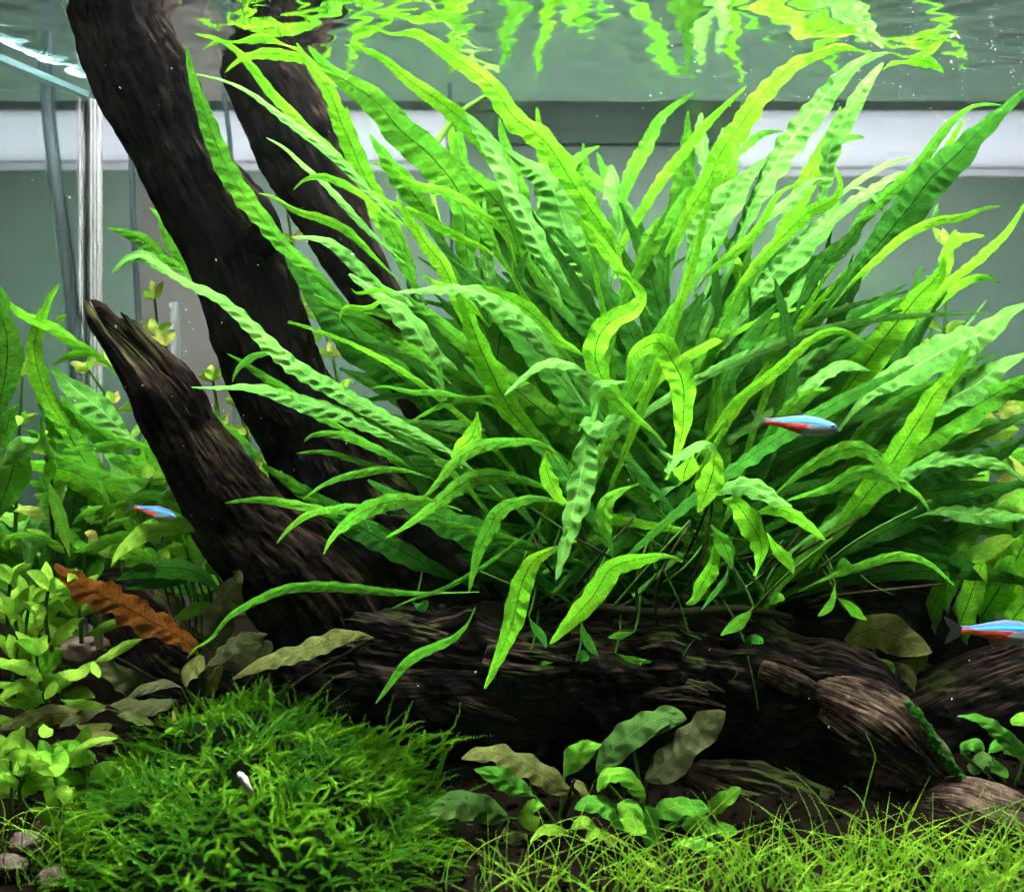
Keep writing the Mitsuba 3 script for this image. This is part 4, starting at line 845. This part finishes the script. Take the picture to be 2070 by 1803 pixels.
# ferns of the left background and straps of the right background
t = thing('java_fern', 'smaller fern with long upright leaves in front of the glass divider at the left', 'fern')
for b, w, dt, db, pts in [
    (Y_, 105, .45, .445, (355, 70, 290, 170, 240, 290, 205, 430, 222, 570, 285, 750, 380, 905, 470, 1060, 580, 1230, 660, 1400)),
    (G_, 150, .452, .44, (215, 560, 260, 700, 340, 850, 440, 1020, 560, 1220, 660, 1400)),
    (P_, 125, .452, .45, (295, 545, 400, 650, 520, 755, 640, 855, 750, 965, 850, 1030)),
    (G_, 115, .46, .455, (360, 730, 450, 830, 560, 935, 660, 1020, 780, 1120)),
    (Y_, 72, .448, .45, (-20, 100, 80, 212, 180, 272, 280, 312, 380, 375, 480, 445, 600, 510, 700, 640)),
    (Y_, 34, .446, .446, (398, 255, 360, 275, 325, 310)),
    (Y_, 44, .452, .455, (315, 555, 400, 500, 490, 480, 610, 500)),
    (G_, 64, .435, .44, (420, 1045, 560, 1042, 700, 1026, 840, 1030, 960, 1060)),
    (G_, 62, .43, .435, (255, 830, 250, 950, 300, 1070, 400, 1132, 540, 1182, 700, 1227, 900, 1232, 1060, 1222)),
    (G_, 95, .465, .46, (640, 1110, 760, 1130, 880, 1170, 980, 1200)),
    (G_, 80, .455, .45, (930, 960, 900, 1060, 960, 1160, 1010, 1230)),
]:
    leaf(t, b, 'D', w, dt, db, pts, **STYLE[b])
lr = np.random.default_rng(77)
for i in range(55):
    u0, v0, d0 = lr.uniform(30, 420), lr.uniform(1130, 1260), lr.uniform(.455, .495)
    a, L = lr.uniform(-.75, .75), lr.uniform(180, 480)
    bend = lr.normal(0, .3)
    pts = [at(u0 + L * q * math.sin(a + bend * q), v0 - L * q * math.cos(a + bend * q) + 60 * q * q, d0 + .01 * q) for q in np.linspace(0, 1, 5)]
    seed_n[0] += 1
    b = [G_, D_, Y_, P_][lr.integers(4)]
    mesh, uv = leaf_mesh(pts, lr.uniform(.007, .013), seed=seed_n[0], m=7, step=.0018, **STYLE[b])
    obj('leaf', mesh, b, t, smooth=True, uv=uv)
t = thing('java_fern', 'broad green fern leaves crowding the far left edge of the picture', 'fern')
for b, w, dt, db, pts in [
    (G_, 145, .43, .43, (-40, 150, 20, 300, 45, 450, 25, 650, -20, 850, -60, 1000)), (G_, 60, .44, .44, (-10, 70, 10, 140, 30, 200, 10, 300)),
    (G_, 175, .42, .42, (225, 1000, 130, 1060, 70, 1190, 20, 1350, -30, 1500)), (Y_, 60, .42, .42, (320, 1090, 290, 1200, 280, 1280)), (G_, 80, .435, .43, (110, 790, 60, 850, 40, 950, 0, 1100)), (P_, 90, .41, .415, (230, 1000, 150, 1015, 60, 1080, -20, 1200)),
]:
    leaf(t, b, 'D', w, dt, db, pts, **STYLE[b])
t = thing('stem_plant', 'green plant with long drooping leaves below the left fish', 'plant')
for b, w, dt, db, pts in [
    ('crypt_bright', 105, .41, .425, (660, 1760, 690, 1690, 800, 1585, 950, 1508, 1100, 1500, 1282, 1497)),
    ('leaf_green', 60, .415, .425, (430, 1670, 600, 1602, 760, 1560, 920, 1520)), ('leaf_green', 44, .42, .425, (600, 1540, 690, 1490, 790, 1450)),
    ('leaf_green', 66, .43, .435, (630, 1392, 780, 1358, 900, 1322, 1040, 1390, 1130, 1480)), ('crypt_bright', 70, .412, .42, (290, 1240, 340, 1400, 380, 1520, 415, 1690)),
    (GOLD, 60, .41, .415, (80, 1420, 160, 1410, 290, 1470)), (GOLD, 55, .41, .415, (500, 1550, 540, 1560, 580, 1590)), ('leaf_green', 44, .415, .42, (0, 1610, 100, 1560, 250, 1590, 370, 1620)),
    ('leaf_green', 40, .42, .42, (430, 1500, 520, 1420, 620, 1390)), ('crypt_green', 60, .42, .43, (920, 1340, 1010, 1320, 1100, 1380)),
]:
    leaf(t, b, 'D', w, dt, db, pts, profile='lance', roll=0.5, wave=0.06)
for w, b, pts in [(110, 'leaf_deep', (600, 185, 700, 140, 820, 120, 980, 135, 1080, 190, 1140, 240)), (90, 'leaf_deep', (640, 230, 760, 190, 900, 160, 1040, 180)), (66, 'crypt_bright', (1085, 305, 1000, 335, 890, 385)), (80, 'leaf_green', (790, 100, 720, 60, 640, 40, 560, 60))]:
    leaf(t, b, 'G', w, .432, .436, pts, profile='lance', roll=0.5, wave=0.05)
for k in range(9):
    u = 320 + 14 * k
    petiole(t, [at(380 + 6 * k, 1330, .44), at(u + 30, 1240, .442), at(u, 1150, .44)], 0.0005)

t = stem_plant('dark green leafy stems filling the gap under the right side of the fern', ['leaf_green', LIME, 'crypt_bright', 'leaf_deep'], [
    (.50, (1700, 1260, 1720, 1160, 1740, 1060)), (.495, (1760, 1280, 1780, 1180, 1790, 1080)), (.50, (1830, 1290, 1840, 1200, 1860, 1100)), (.50, (1640, 1260, 1650, 1150, 1680, 1050)), (.505, (1900, 1290, 1910, 1180, 1920, 1100)), (.505, (1980, 1290, 1990, 1200, 2000, 1080)), (.505, (2050, 1290, 2050, 1200, 2060, 1100))], 14, gap=0.009, leaf_len=(.016, .026), leaf_w=(.006, .010))
t = thing('strap_plant', 'plant of broad upright green straps with dark midribs above the fish at the right edge', 'plant')
for b, w, pts in [(Y_, 125, (1750, 90, 1700, 230, 1640, 390, 1580, 560, 1540, 700)), (Y_, 165, (1990, -60, 1900, 120, 1790, 300, 1690, 470, 1600, 640)), (Y_, 95, (1570, 140, 1500, 310, 1440, 490, 1410, 640, 1400, 740)), (Y_, 120, (2090, 120, 2000, 260, 1880, 420, 1760, 590)), (D_, 110, (1640, 40, 1560, 200, 1500, 380, 1470, 560)), (G_, 120, (1900, 60, 1850, 200, 1800, 330, 1750, 470))]:
    leaf(t, b, 'I', w, .452, .482, pts, profile='strap', roll=0.2, wave=0.05, bump=0.0002)
for b, w, pts in [('crypt_bright', 165, (1870, 1085, 1790, 1120, 1740, 1180, 1690, 1260)), ('crypt_bright', 170, (2057, 1150, 1950, 1230, 1850, 1320)), ('leaf_green', 160, (1830, 1370, 1730, 1400, 1640, 1460, 1590, 1530)), ('crypt_bright', 100, (1990, 1420, 1880, 1480, 1760, 1540, 1600, 1560)), (GOLD, 60, (2057, 780, 1990, 750, 1930, 790)), (LIME, 90, (2030, 850, 1930, 860, 1800, 880)), (GOLD, 120, (1620, 990, 1530, 1020, 1430, 1090)), (GOLD, 150, (2060, 1100, 1990, 1150, 1900, 1230)), (GOLD, 140, (1330, 1330, 1270, 1420, 1180, 1480)), (LIME, 130, (2057, 1450, 1950, 1500, 1850, 1560))]:
    leaf(t, b, 'F', w, .472, .478, pts, profile='oval', roll=0.4, wave=0.05)


# ------------------------------------------------------------------ moss
mr = np.random.default_rng(31)
MC, MR = np.array([-0.086, 0.388]), np.array([0.063, 0.052])


def moss_top(x, y):
    q = ((x - MC[0]) / MR[0]) ** 2 + ((y - MC[1]) / MR[1]) ** 2
    h = np.sqrt(np.clip(1 - q, 0, 1))
    p = np.stack([x * 60, y * 60, x * 0], -1)
    return ground_z(x, y) - 0.002 + h * (0.038 + 0.016 * (fbm(p, 2, 8) - 0.5) * 2 * np.sqrt(np.clip(h, 0, 1)))


mx, my = np.meshgrid(np.linspace(MC[0] - MR[0], MC[0] + MR[0], 70), np.linspace(MC[1] - MR[1], MC[1] + MR[1], 60), indexing='ij')
mz = moss_top(mx, my) - 0.008
obj('moss', join([(np.stack([mx, my, mz], -1).reshape(-1, 3), grid_faces(70, 60)[:, ::-1])]), 'moss_base', smooth=True)
tag('moss', 'bushy mound of bright green feathery moss at lower left', 'moss', kind='stuff')
V, Fc, o = [], [], 0


def frond(p0, dr_, L, curl, wd, r):
    """A moss frond: a bent stem set round with small pointed leaves."""
    global o
    n = max(6, int(L / 0.00062))
    q = np.linspace(0, 1, n)[:, None]
    c = p0 + dr_ * L * q + curl * L * q * q
    t = unit(np.gradient(c, axis=0))
    a = unit(np.cross(t, [0.31, 0.2, 0.93])); b = np.cross(t, a)
    ll = wd * (0.55 + 0.45 * np.sin(np.pi * np.clip(q * 0.9 + 0.1, 0, 1)))
    for k in range(3):
        ph = k * 2.094 + q * 9.0
        out = np.cos(ph) * a + np.sin(ph) * b
        tip = c + unit(out * 0.8 + t * 0.75) * ll * r.uniform(0.8, 1.2, (n, 1))
        sd = unit(np.cross(out, t)) * ll * 0.26
        mid = c + (tip - c) * 0.4
        v = np.concatenate([c[:, None], (mid + sd)[:, None], tip[:, None], (mid - sd)[:, None]], 1).reshape(-1, 3)
        i = np.arange(n) * 4 + o
        Fc.append(np.vstack([np.stack([i, i + 1, i + 2], 1), np.stack([i, i + 2, i + 3], 1)]))
        V.append(v); o += len(v)


for i in range(2000):
    while True:
        x, y = MC + MR * mr.uniform(-1, 1, 2)
        if ((x - MC[0]) / MR[0]) ** 2 + ((y - MC[1]) / MR[1]) ** 2 < 1.0:
            break
    z = float(moss_top(np.array(x), np.array(y)))
    out = np.array([(x - MC[0]) / MR[0], (y - MC[1]) / MR[1] * 1.0, 0.55])
    d0 = unit(out + mr.normal(0, 0.55, 3))
    if d0[2] < -0.1:
        d0[2] *= -0.5
    L = mr.uniform(0.009, 0.019)
    frond(np.array([x, y, z - 0.007]), d0, L, np.array([mr.normal(0, .25), mr.normal(0, .25), mr.uniform(-.45, .1)]), mr.uniform(0.0009, 0.0014), mr)
for i in range(170):       # the taller wisps reaching up and to the right, and some tufts on the soil around
    u, v = mr.uniform(430, 900), mr.uniform(1480, 1700)
    p0 = at(u, v, mr.uniform(.395, .418))
    frond(p0, unit(np.array([mr.uniform(-.1, 1.2), mr.uniform(-.4, .2), mr.uniform(.2, 1.0)])), mr.uniform(.008, .018), np.array([mr.normal(0, .2), 0, mr.uniform(-.3, .2)]), mr.uniform(.0011, .0016), mr)
obj('moss__frond', join([(np.vstack(V), np.vstack(Fc))]), 'moss_leaf')
tag('moss__frond', kind='stuff')

# ------------------------------------------------------------------ hairgrass carpet
hr = np.random.default_rng(44)


def blade(p0, d0, L, bend, r=0.00025, n=12):
    q = np.linspace(0, 1, n)[:, None]
    c = p0 + d0 * L * q + bend * L * q ** 2
    t = unit(np.gradient(c, axis=0))
    a = unit(np.cross(t, [0.2, 0.95, 0.1])); b = np.cross(t, a)
    w = np.arange(3) * 2.0944
    rr = (r * (1 - 0.75 * q ** 2))[:, None]
    v = c[:, None] + rr * (np.cos(w)[None, :, None] * a[:, None] + np.sin(w)[None, :, None] * b[:, None])
    return v.reshape(-1, 3), grid_faces(n, 3, True)


blades = []
for i in range(900):
    u = hr.uniform(850, 2180)
    y = hr.uniform(.318, .368)
    dens = np.interp(u, [850, 1000, 1350, 1600], [0.08, 0.18, 0.6, 1])
    if hr.uniform() > dens:
        continue
    x = (u - CX) / F_PX * y
    L = hr.uniform(.012, .030) * (1.5 if hr.uniform() < .12 else 1)
    d0 = unit(np.array([hr.normal(0, .45), hr.normal(0, .3), 1.0]))
    bend = np.array([hr.normal(0, .45), hr.normal(0, .2), hr.uniform(-.5, .02)])
    blades.append(blade(np.array([x, y, float(ground_z(x, y)) + 0.006]), d0, L, bend))
for flat, d in [((1740, 1650, 1768, 1540, 1770, 1530, 1750, 1480), .385), ((1885, 1700, 1886, 1600), .385), ((1640, 1720, 1640, 1660, 1610, 1590), .385), ((1580, 1730, 1585, 1650, 1610, 1620), .38), ((1925, 1770, 1900, 1690, 1885, 1665), .365), ((1870, 1790, 1800, 1700, 1700, 1635), .36), ((1960, 1790, 1990, 1700, 2050, 1620), .36), ((1720, 1800, 1770, 1660, 1740, 1660), .37)]:
    uvp = np.asarray(flat, float).reshape(-1, 2)
    blades.append(tube([at(u, v, d) for u, v in uvp], [0.00024, 0.0002, 0.0001], 4, 16))
for i in range(46):        # thin runners at lower left
    u, v = hr.uniform(-10, 190), hr.uniform(1690, 1800)
    p0 = at(u, v, hr.uniform(.352, .372))
    blades.append(blade(p0, unit(np.array([hr.normal(0.1, .6), hr.normal(0, .2), 1])), hr.uniform(.012, .028), np.array([hr.normal(0, .5), 0, hr.uniform(-.7, 0)]), .0002, 12))
obj('hairgrass', join(blades), 'grass_blade', smooth=True)
tag('hairgrass', 'fine bright green grass carpet along the bottom edge', 'grass', kind='stuff')

# ------------------------------------------------------------------ stones, shell, specks
sr = np.random.default_rng(50)
for i, (u, v, d, r, lab) in enumerate([(60, 1705, .372, .0052, 'dark brown stone at the lower left edge beside the moss'), (20, 1748, .366, .0045, 'dark brown stone lowest at the left edge under thin grass'), (100, 1668, .376, .004, 'smallest brown stone, behind the thin grass left of the moss'),
                                       (170, 1318, .43, .008, 'brown stone under the lime green leaves and the rusty leaf'), (1775, 1090, .468, .008, 'brown stone showing through the right side of the fern'), (1745, 1150, .462, .006, 'small brown stone in the dark gap right of the fern stalks'), (110, 1780, .362, .005, 'flat brown stone at the bottom edge left of the moss, nearest the moss')]):
    s = trimesh.creation.icosphere(subdivisions=3)
    vv = s.vertices * (1 + 0.7 * (fbm(s.vertices * 1.6 + 10 * i, 3, i)[:, None] - 0.5)) * r * np.array([1.2, 1, .75])
    k = obj('pebble', (vv + at(u, v, d), s.faces), 'pebble_pink', smooth=True)
    tag(k, lab, 'stone', 'stones on the tank floor')
p = spline([at(482, 1562, .352), at(493, 1577, .351), at(500, 1590, .3505), at(508, 1604, .351), at(502, 1612, .352)], 40)
shell = tube(p, [.0006, .0013, .00125, .0012, .0011, .0009, .0006, .0004], 12, 40)
vv = shell[0] + 0.00035 * (noise(shell[0] * 2200, 3)[:, None] - 0.5)
k = obj('shrimp_moult', (vv, shell[1]), 'shell_white', smooth=True)
tag(k, 'small white curled shrimp moult lying on the moss', 'shell')

ico1, parts = trimesh.creation.icosphere(subdivisions=1), []
for i in range(330):
    if i < 190:
        u, v, d = sr.uniform(1180, 2070), 260 - 215 * sr.beta(1.2, 1.2), sr.uniform(.40, .54)
        u = 2070 - (2070 - u) * sr.uniform(0.3, 1)
    elif i < 270:
        u, v, d = sr.uniform(130, 800), sr.uniform(100, 1100), sr.uniform(.38, .43)
    else:
        u, v, d = sr.uniform(0, 2070), sr.uniform(200, 1600), sr.uniform(.37, .40)
    if v < 890:
        d = min(d, F_PX * (WATER_Z - CAM_Z - 0.004) / (CY - v))
    r = 0.00016 * math.exp(sr.normal(0, 0.45))
    parts.append((ico1.vertices * r * sr.uniform(.7, 1.3, 3) + at(u, v, d), ico1.faces))
obj('floating_speck', join(parts), 'speck_white')
tag('floating_speck', 'tiny white specks drifting in the water', 'debris', kind='stuff')


# ------------------------------------------------------------------ fish
def fish_skin(p, n, uv):
    u, v = uv.x, uv.y * 2 - 1                     # u: 0 snout to 1 tail root, v: belly -1 to back 1
    c = mix([0.16, 0.19, 0.18], [0.02, 0.04, 0.08], smoothstep(-0.1, 0.45, v))
    c = mix(c, [0.40, 0.44, 0.44], smoothstep(-0.25, -0.6, v) * (1 - smoothstep(0.45, 0.6, u)))
    red = smoothstep(0.40, 0.50, u + 0.16 * (v + 0.4)) * (1 - smoothstep(0.0, 0.14, v)) * smoothstep(-1.15, -0.9, v)
    red = dr.maximum(red, smoothstep(0.84, 0.9, u) * (1 - smoothstep(0.0, 0.3, v)))
    c = mix(c, [0.95, 0.055, 0.02], red)
    s = v - (0.27 - 0.06 * u)
    stripe = (1 - smoothstep(0.24, 0.40, dr.abs(s))) * (1 - smoothstep(0.82, 0.92, u))
    c = mix(c, [0.012, 0.10, 0.60], stripe)
    c = mix(c, [0.03, 0.36, 0.85], stripe * (1 - smoothstep(0.02, 0.16, dr.abs(s - 0.02))) * smoothstep(0.04, 0.14, u))
    return c * (0.85 + 0.3 * tnoise(p.x * 2500, p.y * 2500, p.z * 2500))


scene['fish_skin'] = {'type': 'principled', 'base_color': proc(fish_skin), 'roughness': 0.5, 'specular': 0.1}
scene['fish_fin'] = {'type': 'blendbsdf', 'weight': 0.15, 'a': {'type': 'null'}, 'b': {'type': 'principledthin', 'base_color': rgb(.55, .62, .60), 'roughness': .4, 'diff_trans': 1.0, 'spec_trans': 0.0}}
mat('fish_eye', (0.01, 0.012, 0.015), 0.08)
mat('fish_iris', (0.10, 0.45, 0.85), 0.2, metallic=0.4)


def tetra(label, pos, heading, L, tilt=0.0, bank=-23.0):
    """heading: degrees from +x (to the right in the picture) turned towards the viewer; L: nose to tail root."""
    t = thing('neon_tetra', label, 'fish', 'small blue and red fish')
    R = trimesh.transformations.euler_matrix(math.radians(bank), math.radians(tilt), math.radians(heading), 'sxyz')
    M = trimesh.transformations.translation_matrix(pos) @ R

    def put(v):
        return np.asarray(v) @ M[:3, :3].T + M[:3, 3]
    n, m = 44, 28
    q = np.linspace(0, 1, n)
    up = PchipInterpolator([0, .04, .12, .3, .45, .6, .8, .93, 1], [    .008, .050, .092, .136, .142, .120, .072, .050, .052])(q) * L
    dn = PchipInterpolator([0, .04, .12, .3, .45, .6, .8, .93, 1], [.008, .044, .088, .146, .156, .124, .066, .046, .050])(q) * L
    wd = PchipInterpolator([0, .04, .12, .3, .5, .75, 1], [.006, .035, .060, .072, .066, .036, .012])(q) * L
    w = np.arange(m + 1) * 2 * np.pi / m
    cz, sy = np.cos(w), np.sin(w)
    z = np.where(cz[None] > 0, up[:, None], dn[:, None]) * cz[None]
    y = wd[:, None] * np.sign(sy)[None] * np.abs(sy)[None] ** 0.9
    x = L * (0.5 - q)[:, None] + 0 * z
    z = z + L * 0.012 * np.sin(q * 2.5)[:, None]
    v = np.stack([x, y, z], -1).reshape(-1, 3)
    uv = np.stack([np.broadcast_to(q[:, None], z.shape), np.broadcast_to(cz[None] * .5 + .5, z.shape)], -1).reshape(-1, 2)
    ff = grid_faces(n, m + 1)
    obj('body', (put(v), ff), 'fish_skin', t, smooth=True, uv=uv)

    def fin(name, outline):
        o = np.asarray(outline, float) * L
        from shapely.geometry import Polygon
        e = trimesh.creation.extrude_polygon(Polygon(o), 0.00012, engine='earcut')
        vv = e.vertices[:, [0, 2, 1]] - [0, 0.00006, 0]
        obj(name, (put(vv), e.faces[:, ::-1]), 'fish_fin', t)
    fin('tail_fin', [(-.49, .045), (-.56, .10), (-.66, .155), (-.70, .17), (-.665, .07), (-.625, .005), (-.665, -.07), (-.71, -.18), (-.66, -.16), (-.56, -.10), (-.49, -.045)])
    fin('dorsal_fin', [(.07, .135), (.0, .20), (-.06, .245), (-.085, .235), (-.08, .17), (-.075, .115)])
    fin('anal_fin', [(-.02, -.115), (-.10, -.17), (-.155, -.20), (-.165, -.19), (-.19, -.10), (-.26, -.062), (-.22, -.055)])
    fin('adipose_fin', [(-.27, .062), (-.31, .09), (-.33, .088), (-.325, .055)])
    fin('pelvic_fin', [(.08, -.13), (.02, -.20), (-.02, -.215), (.02, -.13)])
    fin('pectoral_fin', [(.22, -.10), (.17, -.15), (.12, -.175), (.15, -.11)])
    for s in (-1, 1):
        e = trimesh.creation.icosphere(subdivisions=3, radius=1)
        iris = e.vertices * [.036, .016, .036] * L + np.array([.40, s * .046, .012]) * L
        k = obj('eye', (put(iris), e.faces), 'fish_iris', t, smooth=True)
        pup = e.vertices * [.021, .014, .021] * L + np.array([.402, s * .053, .012]) * L
        scene[k + '__pupil'] = mikit.ply((put(pup), e.faces), 'fish_eye', True)


tetra('neon blue and red fish swimming right in front of the fern', at(1621, 860, .385), -4, .0240, tilt=6)
tetra('neon blue and red fish leaving the picture at the right edge', at(2030, 1278, .385), -6, .0272, tilt=2)
tetra('small dim blue and red fish among the leaves at the left, partly hidden', at(314, 1036, .415), -14, .0172, tilt=12)

# ------------------------------------------------------------------ the haze of the water
scene['haze_medium'] = {'type': 'homogeneous', 'albedo': {'type': 'rgb', 'value': [0.90, 0.98, 0.94]}, 'sigma_t': 0.11}
scene['haze'] = {'type': 'cube', 'to_world': T().translate([0, 0.4, CAM_Z]).scale([1.4, 1.4, 1.45]), 'bsdf': {'type': 'null'}, 'interior': {'type': 'ref', 'id': 'haze_medium'}}
scene['camera']['medium'] = {'type': 'ref', 'id': 'haze_medium'}
tag('haze', 'faint pale haze in the water', 'haze', kind='stuff')
